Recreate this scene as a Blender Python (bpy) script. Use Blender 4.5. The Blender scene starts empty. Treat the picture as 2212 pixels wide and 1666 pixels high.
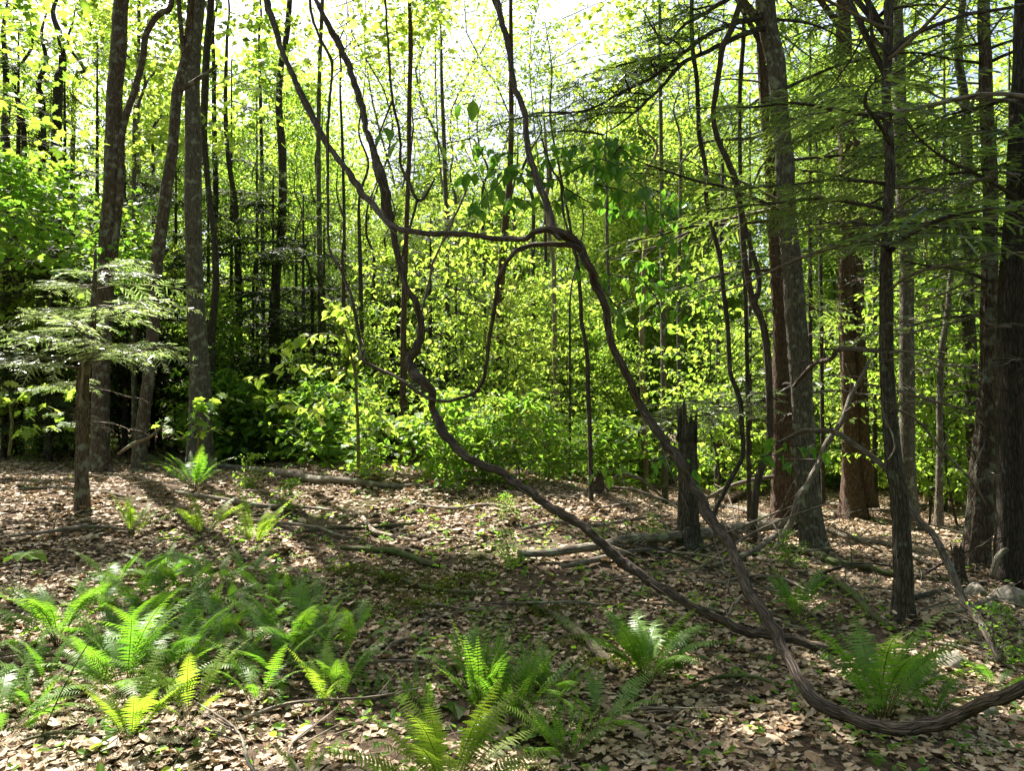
import bpy, math, random
import numpy as np

RS = np.random.RandomState(7)
random.seed(7)
R = math.radians
scn = bpy.context.scene
COL = scn.collection

# ------------------------------------------------------------------ camera, sky, sun, exposure
CAM = np.array([0.0, 0.0, 1.55])
PITCH = R(3.0)
F = 1106.0 / math.tan(R(33.5))           # focal length in pixels of a 2212 x 1666 view
cd = bpy.data.cameras.new('camera')
cam = bpy.data.objects.new('camera', cd)
COL.objects.link(cam)
cam.location = CAM
cam.rotation_euler = (R(90) + PITCH, 0, 0)
cd.sensor_width = 36.0
cd.lens = 18.0 / math.tan(R(33.5))
cd.clip_start = 0.05
cd.clip_end = 600
scn.camera = cam

SUN_AZ, SUN_EL = R(35), R(57)            # azimuth to the left of straight ahead
SUN = np.array([-math.sin(SUN_AZ) * math.cos(SUN_EL), math.cos(SUN_AZ) * math.cos(SUN_EL), math.sin(SUN_EL)])
w = bpy.data.worlds.new('World')
scn.world = w
w.use_nodes = True
nt = w.node_tree
bg = nt.nodes['Background']
sky = nt.nodes.new('ShaderNodeTexSky')
sky.sky_type = 'NISHITA'
sky.sun_disc = False
sky.sun_elevation = SUN_EL
sky.sun_rotation = -SUN_AZ
sky.air_density = 1.0
sky.dust_density = 5.0
nt.links.new(sky.outputs[0], bg.inputs[0])
bg.inputs[1].default_value = 0.07
ld = bpy.data.lights.new('sun', 'SUN')
sun = bpy.data.objects.new('sun', ld)
COL.objects.link(sun)
ld.energy = 5.0
ld.angle = R(0.5)
ld.color = (1.0, 0.95, 0.86)
sun.rotation_euler = (R(90) - SUN_EL, 0, math.atan2(SUN[0], -SUN[1]) )
from mathutils import Vector
sun.rotation_euler = Vector(SUN).to_track_quat('Z', 'Y').to_euler()
sun.location = (-20, 30, 60)

scn.view_settings.view_transform = 'Standard'
scn.view_settings.look = 'None'
scn.view_settings.exposure = 2.2
scn.view_settings.gamma = 1.0
scn.render.engine = 'CYCLES'
cy = scn.cycles
cy.max_bounces = 7
cy.diffuse_bounces = 4
cy.glossy_bounces = 2
cy.transmission_bounces = 6
cy.use_denoising = True
cy.caustics_reflective = False
cy.caustics_refractive = False
try:
    cy.denoiser = 'OPENIMAGEDENOISE'
    cy.denoising_prefilter = 'ACCURATE'
    cy.denoising_input_passes = 'RGB_ALBEDO_NORMAL'
except Exception:
    pass

# ------------------------------------------------------------------ ground shape and lines of sight
def sstep(a, b, x):
    t = np.clip((x - a) / (b - a), 0, 1)
    return t * t * (3 - 2 * t)

def H(x, y):
    x = np.asarray(x, float); y = np.asarray(y, float)
    d = np.hypot(x * 0.6, np.maximum(y, 0))
    left = 1 - sstep(-.3, 4.3, x)
    h = left * (0.82 * sstep(3.8, 10.8, d) + 0.35 * sstep(13, 28, d))
    h = h - 0.25 * sstep(9, 16, d) * (1 - left)
    h = h + 0.05 * np.sin(0.9 * x + 0.5) * np.sin(0.8 * y + 1.0) + 0.03 * np.sin(2.1 * x + 1.1 * y) + 0.02 * np.sin(3.7 * x - 2.9 * y + 1)
    h = h + 0.012 * np.sin(7.1 * x + 3.3 * y) * np.sin(6.3 * y - 2 * x)
    return h

CP, SP = math.cos(PITCH), math.sin(PITCH)
def ray(u, v):
    a = (u - 1106.0) / F; b = (833.0 - v) / F
    return np.array([a, CP - b * SP, SP + b * CP])

def at(u, v, Y):
    d = ray(u, v)
    return CAM + d * (Y / d[1])

YS = np.concatenate([np.arange(1.5, 14, 0.02), np.arange(14, 90, 0.1)])
def ground(u, v, far=60.0):
    d = ray(u, v)
    P = CAM[None] + d[None] * (YS / d[1])[:, None]
    k = np.nonzero(P[:, 2] <= H(P[:, 0], P[:, 1]))[0]
    p = P[k[0]] if len(k) and YS[k[0]] < far else CAM + d * (far / d[1])
    return np.array([p[0], p[1], float(H(p[0], p[1]))])

# ------------------------------------------------------------------ mesh helpers
class MB:
    """Collects vertices and faces; build() links them as one mesh object."""
    def __init__(s):
        s.v = []; s.q = []; s.t = []; s.n = 0; s.tc = []; s.has_tc = False
    def add(s, V, T=None, Q=None, m=0, smooth=False, tc=None):
        V = np.asarray(V, np.float32).reshape(-1, 3)
        if T is not None and len(T): s.t.append((np.asarray(T, np.int64) + s.n, m, smooth))
        if Q is not None and len(Q): s.q.append((np.asarray(Q, np.int64) + s.n, m, smooth))
        s.v.append(V); s.n += len(V)
        if tc is None: tc = V
        else: s.has_tc = True
        s.tc.append(np.asarray(tc, np.float32).reshape(-1, 3))
    def mesh(s, name, mats, origin=(0, 0, 0)):
        me = bpy.data.meshes.new(name)
        V = np.concatenate(s.v) - np.asarray(origin, np.float32)[None]
        me.vertices.add(len(V)); me.vertices.foreach_set('co', V.astype(np.float32).ravel())
        idx = []; start = []; mi = []; sm = []; k = 0
        for arr, n in ((s.t, 3), (s.q, 4)):
            for A, m, f in arr:
                idx.append(A.ravel()); c = len(A)
                start.append(k + np.arange(c) * n); k += c * n
                mi.append(np.full(c, m)); sm.append(np.full(c, f))
        idx = np.concatenate(idx); start = np.concatenate(start)
        me.loops.add(len(idx)); me.loops.foreach_set('vertex_index', idx.astype(np.int32))
        me.polygons.add(len(start)); me.polygons.foreach_set('loop_start', start.astype(np.int32))
        me.polygons.foreach_set('material_index', np.concatenate(mi).astype(np.int32))
        me.polygons.foreach_set('use_smooth', np.concatenate(sm).astype(bool))
        if s.has_tc:
            a = me.attributes.new('tc', 'FLOAT_VECTOR', 'POINT')
            a.data.foreach_set('vector', np.concatenate(s.tc).astype(np.float32).ravel())
        me.update(calc_edges=True)
        for m in (mats if isinstance(mats, (list, tuple)) else [mats]):
            me.materials.append(m)
        return me
    def build(s, name, mats, parent=None, origin=(0, 0, 0)):
        return put(name, s.mesh(name, mats, origin), parent)

def put(name, me, parent=None, loc=None):
    o = bpy.data.objects.new(name, me)
    COL.objects.link(o)
    if parent is not None: o.parent = parent
    if loc is not None: o.location = [float(c) for c in loc]
    return o

def tag(o, label, cat, group=None):
    o['label'] = label; o['category'] = cat
    if group: o['group'] = group
    return o

def thing(name, loc, label, cat, group=None, rz=0.0):
    o = bpy.data.objects.new(name, None)
    o.empty_display_size = 0.1
    COL.objects.link(o)
    o.location = [float(c) for c in loc]
    o.rotation_euler = (0, 0, rz)
    return tag(o, label, cat, group)

def copy_tree(root, loc, rz, sc, label=None, group=None, tilt=(0, 0)):
    r = root.copy(); COL.objects.link(r)
    r.location = [float(c) for c in loc]; r.rotation_euler = (tilt[0], tilt[1], rz); r.scale = (sc, sc, sc) if np.isscalar(sc) else sc
    if label: r['label'] = label
    if group: r['group'] = group
    for ch in KIDS[root.name]:
        c = ch.copy(); COL.objects.link(c); c.parent = r
    return r
KIDS = {}

def resample(P, Rr, n):
    """Catmull-Rom through P with radii Rr, n rings evenly spaced."""
    P = np.asarray(P, float); Rr = np.asarray(Rr, float)
    if len(P) == 2:
        t = np.linspace(0, 1, n)[:, None]
        return P[0] * (1 - t) + P[1] * t, Rr[0] * (1 - t[:, 0]) + Rr[1] * t[:, 0]
    A = np.vstack([2 * P[0] - P[1], P, 2 * P[-1] - P[-2]])
    out = []; rr = []
    for i in range(len(P) - 1):
        p0, p1, p2, p3 = A[i], A[i + 1], A[i + 2], A[i + 3]
        for t in np.linspace(0, 1, 12, endpoint=False):
            out.append(0.5 * (2 * p1 + (p2 - p0) * t + (2 * p0 - 5 * p1 + 4 * p2 - p3) * t * t + (3 * p1 - p0 - 3 * p2 + p3) * t ** 3))
            rr.append(Rr[i] * (1 - t) + Rr[i + 1] * t)
    out.append(P[-1]); rr.append(Rr[-1])
    out = np.array(out); rr = np.array(rr)
    L = np.concatenate([[0], np.cumsum(np.linalg.norm(np.diff(out, axis=0), axis=1))])
    s = np.linspace(0, L[-1], n)
    return np.stack([np.interp(s, L, out[:, k]) for k in range(3)], 1), np.interp(s, L, rr)

def tube(mb, P, Rr, sides=8, n=None, rough=0.06, ridges=0.0, m=0, wob=0.0, rs=None, flare=None):
    rs = rs or RS
    P = np.asarray(P, float)
    if n is None:
        L = np.linalg.norm(np.diff(P, axis=0), axis=1).sum()
        n = int(np.clip(L / max(0.03, np.mean(Rr) * 1.6), max(4, len(P)), 160))
    C, r = resample(P, Rr, n)
    if wob:
        k = rs.randn(n, 3) * wob
        for _ in range(2):
            k[1:-1] = (k[:-2] + k[1:-1] * 2 + k[2:]) / 4
        C = C + k * r[:, None]
    Tn = np.gradient(C, axis=0); Tn /= np.linalg.norm(Tn, axis=1)[:, None] + 1e-9
    up = np.array([0, 0, 1.0]) if abs(Tn[0][2]) < 0.9 else np.array([1.0, 0, 0])
    N = np.zeros_like(C); b = np.cross(Tn[0], up); b /= np.linalg.norm(b)
    for i in range(n):
        b = b - Tn[i] * np.dot(b, Tn[i]); b /= np.linalg.norm(b) + 1e-9
        N[i] = b
    B = np.cross(Tn, N)
    th = np.linspace(0, 2 * np.pi, sides, endpoint=False)
    Ls = np.concatenate([[0], np.cumsum(np.linalg.norm(np.diff(C, axis=0), axis=1))])
    f = np.ones((n, sides))
    rm = max(np.mean(r), 0.004)
    for k in (1, 2, 3):
        f += rough / k * np.sin(k * th[None] + rs.rand() * 6.3 + (Ls / rm)[:, None] * rs.uniform(-0.35, 0.35)) * (0.6 + 0.4 * np.sin((Ls / rm)[:, None] * 0.3 * k + rs.rand() * 6))
    if ridges:
        for k in (5, 7, 11):
            if k * 2 < sides + 2:
                f += ridges * np.sin(k * th[None] + rs.rand() * 6.3 + np.cumsum(rs.randn(n) * 0.25)[:, None])
        f += ridges * 0.6 * rs.randn(n, sides)
    if flare is not None:                       # root flare over the lowest part
        z0, amt = flare
        hz = C[:, 2] - C[:, 2].min()
        g = np.exp(-hz / z0)[:, None]
        f = f * (1 + amt * g * (0.55 + 0.45 * np.sin(4 * th[None] + rs.rand() * 6) + 0.2 * np.sin(7 * th[None] + rs.rand() * 6)))
    rad = r[:, None] * f
    V = C[:, None] + rad[..., None] * (np.cos(th)[None, :, None] * N[:, None] + np.sin(th)[None, :, None] * B[:, None])
    tc = np.stack([rad * np.cos(th)[None], rad * np.sin(th)[None], np.repeat(Ls[:, None], sides, 1)], -1) + rs.rand(3) * 40
    i = np.arange(n - 1)[:, None] * sides; j = np.arange(sides)[None]; j2 = (j + 1) % sides
    Q = np.stack([i + j, i + j2, i + sides + j2, i + sides + j], -1).reshape(-1, 4)
    V = np.concatenate([V.reshape(-1, 3), [C[0], C[-1]]]); tc = np.concatenate([tc.reshape(-1, 3), [tc[0, 0], tc[-1, 0]]])
    c0 = n * sides
    jj = np.arange(sides); j3 = (jj + 1) % sides
    T = np.concatenate([np.stack([np.full(sides, c0), j3, jj], 1), np.stack([np.full(sides, c0 + 1), (n - 1) * sides + jj, (n - 1) * sides + j3], 1)])
    mb.add(V, T, Q, m, True, tc)
    return C, r

# leaf outlines: along +Y from 0 to 1, facing +Z
def tpl_diamond(w=0.3, fold=0.07, droop=0.08):
    V = np.array([[0, 0, 0], [-w, .42, fold], [0, 1, -droop], [w, .42, fold]])
    return V, np.array([[0, 2, 1], [0, 3, 2]])
def tpl_ovate(w=0.3, fold=0.07, droop=0.14):
    V = np.array([[0, 0, 0], [-w * .75, .2, fold], [-w, .45, fold], [-w * .62, .75, fold * .4], [0, 1.0, -droop], [w * .62, .75, fold * .4], [w, .45, fold], [w * .75, .2, fold]])
    return V, np.array([[0, 2, 1], [0, 3, 2], [0, 4, 3], [0, 5, 4], [0, 6, 5], [0, 7, 6]])
def tpl_maple(fold=0.05, droop=0.16):
    o = [(0, 0), (-.30, -.02), (-.26, .2), (-.52, .34), (-.42, .5), (-.24, .55), (-.3, .8), (-.14, .78), (0, 1.05), (.14, .78), (.3, .8), (.24, .55), (.42, .5), (.52, .34), (.26, .2), (.30, -.02)]
    V = [(0, .34, 0)] + [(x, y, fold * (abs(x) > .1) - droop * max(0, y - .4) - .1 * abs(x)) for x, y in o]
    n = len(o)
    return np.array(V), np.array([[0, 1 + (i + 1) % n, 1 + i] for i in range(n)])
def tpl_dry(w, c1, c2, lobed=False):
    """a dry curled leaf: 2 x 5 quads bent along and across"""
    ys = np.linspace(0, 1, 6)
    pw = np.array([.12, .75, 1.0, .9, .55, .05]) * w
    if lobed: pw = np.array([.1, 1.0, .45, 1.15, .5, .12]) * w
    V = []
    for y, p in zip(ys, pw):
        for x in (-1, 0, 1):
            V.append([x * p, y, c1 * (y - .5) ** 2 * 1.6 - c1 * .2 + c2 * abs(x) * p + .05 * math.sin(7 * y + x * 2)])
    Q = []
    for i in range(5):
        for j in range(2):
            a = i * 3 + j
            Q.append([a, a + 1, a + 4, a + 3])
    return np.array(V), np.array(Q)

def scatter(mb, tpl, pos, yaw, pitch, roll, size, m=0, quad=False):
    V, Fc = tpl
    n = len(pos)
    if n == 0: return
    cyw, sy = np.cos(yaw), np.sin(yaw); cp, sp = np.cos(pitch), np.sin(pitch); cr, sr = np.cos(roll), np.sin(roll)
    X = V[None, :, 0] * cr[:, None] + V[None, :, 2] * sr[:, None]
    Z = -V[None, :, 0] * sr[:, None] + V[None, :, 2] * cr[:, None]
    Yv = np.repeat(V[None, :, 1], n, 0)
    Y2 = Yv * cp[:, None] - Z * sp[:, None]; Z2 = Yv * sp[:, None] + Z * cp[:, None]
    X3 = X * cyw[:, None] - Y2 * sy[:, None]; Y3 = X * sy[:, None] + Y2 * cyw[:, None]
    W = np.stack([X3, Y3, Z2], -1) * np.asarray(size)[:, None, None] + pos[:, None]
    k = len(V)
    FF = (Fc[None] + (np.arange(n) * k)[:, None, None]).reshape(-1, Fc.shape[1])
    if quad: mb.add(W.reshape(-1, 3), None, FF, m)
    else: mb.add(W.reshape(-1, 3), FF, None, m)

def leaves(mb, tpl, pos, size, var=0.25, pitch=(-0.4, 0.35), roll=0.4, m=0, rs=None):
    rs = rs or RS
    n = len(pos)
    scatter(mb, tpl, np.asarray(pos), rs.rand(n) * 6.283, pitch[0] + rs.randn(n) * pitch[1], rs.randn(n) * roll, size * (1 + var * rs.randn(n)).clip(.45, 1.8), m)

# ------------------------------------------------------------------ materials
def mat(name):
    m = bpy.data.materials.new(name); m.use_nodes = True
    t = m.node_tree; t.nodes.clear()
    out = t.nodes.new('ShaderNodeOutputMaterial')
    return m, t, out
def ramp(t, fac, stops):
    r = t.nodes.new('ShaderNodeValToRGB')
    e = r.color_ramp.elements
    while len(e) < len(stops): e.new(0.5)
    for el, (p, c) in zip(e, stops):
        el.position = p; el.color = (*c, 1)
    t.links.new(fac, r.inputs[0])
    return r.outputs[0]
def leaf_mat(name, dif, trl, fac=0.5, rough=0.45, spec=0.35):
    m, t, out = mat(name)
    g = t.nodes.new('ShaderNodeNewGeometry'); oi = t.nodes.new('ShaderNodeObjectInfo')
    mx = t.nodes.new('ShaderNodeMath'); mx.operation = 'MULTIPLY_ADD'
    t.links.new(oi.outputs['Random'], mx.inputs[0]); mx.inputs[1].default_value = 0.35
    m2 = t.nodes.new('ShaderNodeMath'); m2.operation = 'MULTIPLY'; m2.inputs[1].default_value = 0.65
    t.links.new(g.outputs['Random Per Island'], m2.inputs[0]); t.links.new(m2.outputs[0], mx.inputs[2])
    n = len(dif)
    cdif = ramp(t, mx.outputs[0], [(i / (n - 1), c) for i, c in enumerate(dif)])
    ctr = ramp(t, mx.outputs[0], [(i / (n - 1), c) for i, c in enumerate(trl)])
    p = t.nodes.new('ShaderNodeBsdfPrincipled'); p.inputs['Roughness'].default_value = rough; p.inputs['Specular IOR Level'].default_value = spec
    t.links.new(cdif, p.inputs['Base Color'])
    tr = t.nodes.new('ShaderNodeBsdfTranslucent'); t.links.new(ctr, tr.inputs[0])
    mix = t.nodes.new('ShaderNodeMixShader'); mix.inputs[0].default_value = fac
    t.links.new(p.outputs[0], mix.inputs[1]); t.links.new(tr.outputs[0], mix.inputs[2]); t.links.new(mix.outputs[0], out.inputs[0])
    return m
def bark_mat(name, dark, light, lichen=None, lic=0.5, sc=1.0, bump=0.6, stretch=0.18):
    m, t, out = mat(name)
    at_ = t.nodes.new('ShaderNodeAttribute'); at_.attribute_name = 'tc'
    mp = t.nodes.new('ShaderNodeMapping'); mp.inputs['Scale'].default_value = (60 * sc, 60 * sc, 60 * sc * stretch)
    t.links.new(at_.outputs['Vector'], mp.inputs[0])
    n1 = t.nodes.new('ShaderNodeTexNoise'); n1.inputs['Scale'].default_value = 1.0; n1.inputs['Detail'].default_value = 5; n1.inputs['Roughness'].default_value = 0.65
    t.links.new(mp.outputs[0], n1.inputs['Vector'])
    vo = t.nodes.new('ShaderNodeTexVoronoi'); vo.feature = 'DISTANCE_TO_EDGE'; vo.inputs['Scale'].default_value = 0.9
    t.links.new(mp.outputs[0], vo.inputs['Vector'])
    c = ramp(t, n1.outputs[0], [(0.3, dark), (0.7, light)])
    cr = ramp(t, vo.outputs['Distance'], [(0.0, (.25, .25, .25)), (0.16, (1, 1, 1))])
    mu = t.nodes.new('ShaderNodeMix'); mu.data_type = 'RGBA'; mu.blend_type = 'MULTIPLY'; mu.inputs[0].default_value = 0.75
    t.links.new(c, mu.inputs[6]); t.links.new(cr, mu.inputs[7])
    col = mu.outputs[2]
    if lichen:
        n2 = t.nodes.new('ShaderNodeTexNoise'); n2.inputs['Scale'].default_value = 9.0; n2.inputs['Detail'].default_value = 4
        t.links.new(at_.outputs['Vector'], n2.inputs['Vector'])
        lf = ramp(t, n2.outputs[0], [(lic, (0, 0, 0)), (lic + 0.1, (.8, .8, .8))])
        ml = t.nodes.new('ShaderNodeMix'); ml.data_type = 'RGBA'
        t.links.new(lf, ml.inputs[0]); t.links.new(col, ml.inputs[6]); ml.inputs[7].default_value = (*lichen, 1)
        col = ml.outputs[2]
    p = t.nodes.new('ShaderNodeBsdfPrincipled'); p.inputs['Roughness'].default_value = 0.85; p.inputs['Specular IOR Level'].default_value = 0.25
    t.links.new(col, p.inputs['Base Color'])
    ad = t.nodes.new('ShaderNodeMath'); ad.operation = 'ADD'
    t.links.new(n1.outputs[0], ad.inputs[0]); t.links.new(cr, ad.inputs[1])
    bp = t.nodes.new('ShaderNodeBump'); bp.inputs['Strength'].default_value = bump; bp.inputs['Distance'].default_value = 0.012
    t.links.new(ad.outputs[0], bp.inputs['Height']); t.links.new(bp.outputs[0], p.inputs['Normal'])
    t.links.new(p.outputs[0], out.inputs[0])
    return m

M = {}
M['vine'] = bark_mat('vine_bark', (.035, .024, .018), (.15, .11, .085), (.13, .13, .08), .64, sc=1.5, bump=1.0, stretch=.08)
M['vine_grey'] = bark_mat('vine_grey_bark', (.06, .046, .036), (.22, .17, .13), (.16, .17, .12), .58, sc=1.5, bump=1.0, stretch=.08)
M['red'] = bark_mat('hemlock_bark', (.045, .028, .02), (.16, .095, .065), (.14, .15, .11), .62, sc=.8, bump=1.0)
M['redgrey'] = bark_mat('reddish_maple_bark', (.045, .032, .025), (.165, .115, .085), (.21, .21, .16), .53, sc=.8, bump=1.0)
M['grey'] = bark_mat('maple_bark', (.06, .048, .038), (.19, .16, .125), (.26, .28, .2), .56, sc=.9, bump=.9)
M['dark'] = bark_mat('dark_bark', (.028, .022, .018), (.10, .08, .062), (.12, .14, .09), .6, sc=.9, bump=1.0)
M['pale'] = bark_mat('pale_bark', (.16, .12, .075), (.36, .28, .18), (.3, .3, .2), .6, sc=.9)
M['dead'] = bark_mat('dead_wood', (.07, .055, .042), (.27, .22, .17), (.26, .28, .2), .57, sc=1.2, stretch=.1)
M['dry'] = bark_mat('dry_twig', (.12, .09, .065), (.34, .28, .21), None, sc=1.4, stretch=.1)
M['shade'] = bark_mat('shaded_hemlock_bark', (.018, .014, .011), (.07, .055, .043), (.07, .075, .05), .64, sc=.7, bump=1.0)  # shade on the massive edge trunk put into a darker bark colour
M['moss'] = bark_mat('mossy_wood', (.03, .028, .015), (.12, .09, .055), (.06, .09, .018), .42, sc=1.0)
M['leaf'] = leaf_mat('young_leaf', [(.06, .12, .018), (.10, .17, .025), (.15, .20, .03)], [(.22, .44, .035), (.38, .56, .055), (.58, .67, .12)], .55, .5, .25)
M['leafmid'] = leaf_mat('shrub_leaf', [(.05, .12, .02), (.08, .16, .025), (.13, .19, .03)], [(.16, .40, .03), (.28, .50, .04), (.46, .60, .06)], .5, .5, .25)
M['leafdeep'] = leaf_mat('vine_leaf', [(.035, .09, .015), (.06, .13, .02), (.09, .16, .025)], [(.10, .30, .02), (.18, .40, .03), (.32, .5, .04)], .5, .4, .3)
M['canopy'] = leaf_mat('canopy_leaf', [(.04, .08, .015), (.07, .12, .02)], [(.12, .22, .02), (.2, .3, .03)], .35)
M['needle'] = leaf_mat('hemlock_needle', [(.04, .07, .02), (.06, .10, .028), (.09, .125, .035)], [(.10, .19, .025), (.17, .27, .035), (.28, .36, .045)], .42, .36, .5)
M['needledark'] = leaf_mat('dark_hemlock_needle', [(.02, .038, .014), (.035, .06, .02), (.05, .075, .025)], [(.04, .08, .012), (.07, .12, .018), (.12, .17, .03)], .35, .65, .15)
M['needlepale'] = leaf_mat('sunlit_hemlock_needle', [(.11, .17, .07), (.16, .22, .09), (.22, .28, .13)], [(.24, .38, .10), (.34, .46, .13), (.44, .54, .17)], .45, .33, .7)  # sun sheen on the sapling's needles put into a paler colour
M['fern'] = leaf_mat('fern_leaf', [(.06, .14, .02), (.09, .18, .025), (.13, .22, .03)], [(.11, .30, .018), (.18, .40, .022), (.30, .48, .03)], .45, .45, .3)
M['fernyoung'] = leaf_mat('bright_fern_leaf', [(.10, .17, .025), (.14, .21, .03), (.18, .24, .035)], [(.22, .42, .025), (.32, .5, .03), (.44, .57, .045)], .5, .45, .3)
M['litter'] = leaf_mat('dry_leaf', [(.09, .06, .033), (.27, .19, .115), (.41, .31, .20), (.14, .09, .05), (.50, .40, .28), (.22, .13, .07), (.60, .51, .38), (.28, .235, .14)], [(.12, .06, .03), (.2, .11, .05), (.24, .15, .07), (.28, .18, .09), (.2, .08, .03), (.3, .22, .12), (.2, .12, .05), (.24, .15, .07)], .15, .6, .3)
M['stem'] = bark_mat('green_stem', (.10, .09, .03), (.20, .19, .06), None, sc=1)

def ground_mat():
    m, t, out = mat('forest_floor')
    tc = t.nodes.new('ShaderNodeTexCoord')
    n = t.nodes.new('ShaderNodeTexNoise'); n.inputs['Scale'].default_value = 30; n.inputs['Detail'].default_value = 9; n.inputs['Roughness'].default_value = .75
    v = t.nodes.new('ShaderNodeTexVoronoi'); v.inputs['Scale'].default_value = 30; v.inputs['Randomness'].default_value = 1
    n2 = t.nodes.new('ShaderNodeTexNoise'); n2.inputs['Scale'].default_value = 0.7; n2.inputs['Detail'].default_value = 5
    for x in (n, v, n2): t.links.new(tc.outputs['Object'], x.inputs['Vector'])
    c1 = ramp(t, n.outputs[0], [(.3, (.035, .024, .016)), (.7, (.13, .09, .06))])
    c2 = ramp(t, v.outputs['Color'], [(.2, (.06, .04, .026)), (.8, (.24, .17, .12))])
    mx = t.nodes.new('ShaderNodeMix'); mx.data_type = 'RGBA'; mx.inputs[0].default_value = .5
    t.links.new(c1, mx.inputs[6]); t.links.new(c2, mx.inputs[7])
    ms = ramp(t, n2.outputs[0], [(.56, (0, 0, 0)), (.66, (.8, .8, .8))])
    mm = t.nodes.new('ShaderNodeMix'); mm.data_type = 'RGBA'
    t.links.new(ms, mm.inputs[0]); t.links.new(mx.outputs[2], mm.inputs[6]); mm.inputs[7].default_value = (.06, .075, .015, 1)
    p = t.nodes.new('ShaderNodeBsdfPrincipled'); p.inputs['Roughness'].default_value = .95; p.inputs['Specular IOR Level'].default_value = .1
    t.links.new(mm.outputs[2], p.inputs['Base Color'])
    bp = t.nodes.new('ShaderNodeBump'); bp.inputs['Strength'].default_value = 1; bp.inputs['Distance'].default_value = .05
    t.links.new(n.outputs[0], bp.inputs['Height']); t.links.new(bp.outputs[0], p.inputs['Normal'])
    t.links.new(p.outputs[0], out.inputs[0])
    return m

# ------------------------------------------------------------------ ground
def axis(lo, hi, fine, n):
    t = np.linspace(-1, 1, n)
    return t
def warp(n, reach, k):
    t = np.linspace(-1, 1, n)
    return np.sinh(t * k) / math.sinh(k) * reach
gx = warp(300, 160, 5.0)
gy = warp(360, 170, 5.0) + 5.0
X, Y = np.meshgrid(gx, gy)
Z = H(X, Y)
nx, ny = len(gx), len(gy)
i = (np.arange(ny - 1)[:, None] * nx + np.arange(nx - 1)[None]).ravel()
mb = MB(); mb.add(np.stack([X, Y, Z], -1).reshape(-1, 3), None, np.stack([i, i + 1, i + nx + 1, i + nx], 1), 0, True)
g = mb.build('ground', ground_mat()); g['kind'] = 'structure'

# ------------------------------------------------------------------ where the sun reaches through the canopy
LIT = []      # (point, radius)
def lit(u, v, r, up=0.0):
    p = ground(u, v); p[2] += up
    LIT.append((p, r))
for a in [(40, 1030, .9), (120, 1080, .9), (60, 1140, .8), (230, 1110, .8), (180, 1180, .7), (300, 1060, .8), (60, 1220, .5), (330, 1150, .6),
          (420, 1090, .9), (520, 1130, .8), (640, 1100, .9), (700, 1150, .7), (760, 1100, .7), (860, 1090, .9), (980, 1070, .9), (760, 1170, .45), (560, 1180, .5), (900, 1150, .5), (1020, 1150, .35),
          (480, 965, .8, .4), (560, 985, .8, .4), (650, 990, .8, .4), (730, 990, .7, .4), (850, 1000, .8, .4), (980, 1010, .8, .4), (1100, 1020, .8, .4), (1230, 1030, .8, .4), (250, 1090, .8), (450, 1180, .5), (700, 1190, .5), (180, 1090, .8), (520, 1080, .9), (950, 1110, .6), (30, 1180, .6), (360, 1210, .4), (600, 1150, .7), (140, 1240, .4), (820, 1130, .5), (1150, 1200, .3), (1250, 1190, .3), (1080, 1100, .6), (1290, 1110, .5), (1400, 1090, .8), (1560, 1110, .7), (1600, 1160, .4),
          (1800, 1110, .8), (1900, 1150, .8), (2020, 1150, .8), (1850, 1190, .45), (2010, 1220, .4), (2080, 1130, .7),
          (60, 1620, .3), (180, 1620, .36), (330, 1640, .3), (480, 1640, .3), (620, 1610, .3), (740, 1600, .26), (850, 1570, .16), (60, 1530, .3), (130, 1560, .25),
          (110, 1360, .3), (160, 1390, .2), (260, 1480, .24), (330, 1500, .14), (470, 1510, .1), (700, 1530, .14), (950, 1640, .3), (1060, 1650, .25), (280, 1560, .2),
          (940, 1500, .1), (980, 1430, .14), (1400, 1420, .3), (1440, 1460, .2), (1230, 1590, .14),
          (1540, 1580, .14), (1640, 1600, .16), (1720, 1590, .14), (1800, 1600, .12), (2050, 1430, .3), (2110, 1450, .25), (1840, 1450, .2), (2180, 1540, .2), (2100, 1300, .3), (2180, 1290, .3), (1980, 1260, .2), (1760, 1300, .15), (1720, 1310, .12),
          (1330, 1230, .12), (1430, 1310, .1), (1290, 1320, .1), (620, 1380, .14), (780, 1380, .1), (1560, 1500, .1), (1380, 1560, .08)]:
    lit(*a)
for u, v, Yd, r in [(60, 720, 8.2, .75), (180, 650, 8.4, .9), (300, 720, 8.2, .8), (120, 800, 8.2, .8), (350, 800, 8, .6), (220, 760, 8, .8), (20, 640, 8, .6)]:
    LIT.append((at(u, v, Yd), r))
NGROUND = len(LIT)
for u in range(700, 1700, 120):
    for v in (640, 760, 880):
        LIT.append((at(u, v, 13.5 + 2.5 * ((u // 120 + v // 120) % 2)), .9))
for u in range(1500, 2200, 140):
    for v in (560, 720, 880, 1000):
        LIT.append((at(u, v, 17.5), .8))
LP = np.array([p for p, r in LIT]); LR = np.array([r for p, r in LIT])
def shaded(P, n=None, grow=1.0):
    """True where a leaf at P may stay: it shadows none of the sunlit patches."""
    keep = np.ones(len(P), bool)
    for p, r in zip(LP[:n], LR[:n] * grow):
        d = P - p[None]; s = d @ SUN
        q = d - s[:, None] * SUN[None]
        dist = np.linalg.norm(q, axis=1)
        jig = 1.08 + 0.22 * np.sin(q[:, 0] * 9 / r + p[0] * 7) * np.sin(q[:, 1] * 8 / r + p[1] * 5)
        keep &= ~((s > 0.3) & (dist < r * jig))
    return keep

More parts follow.
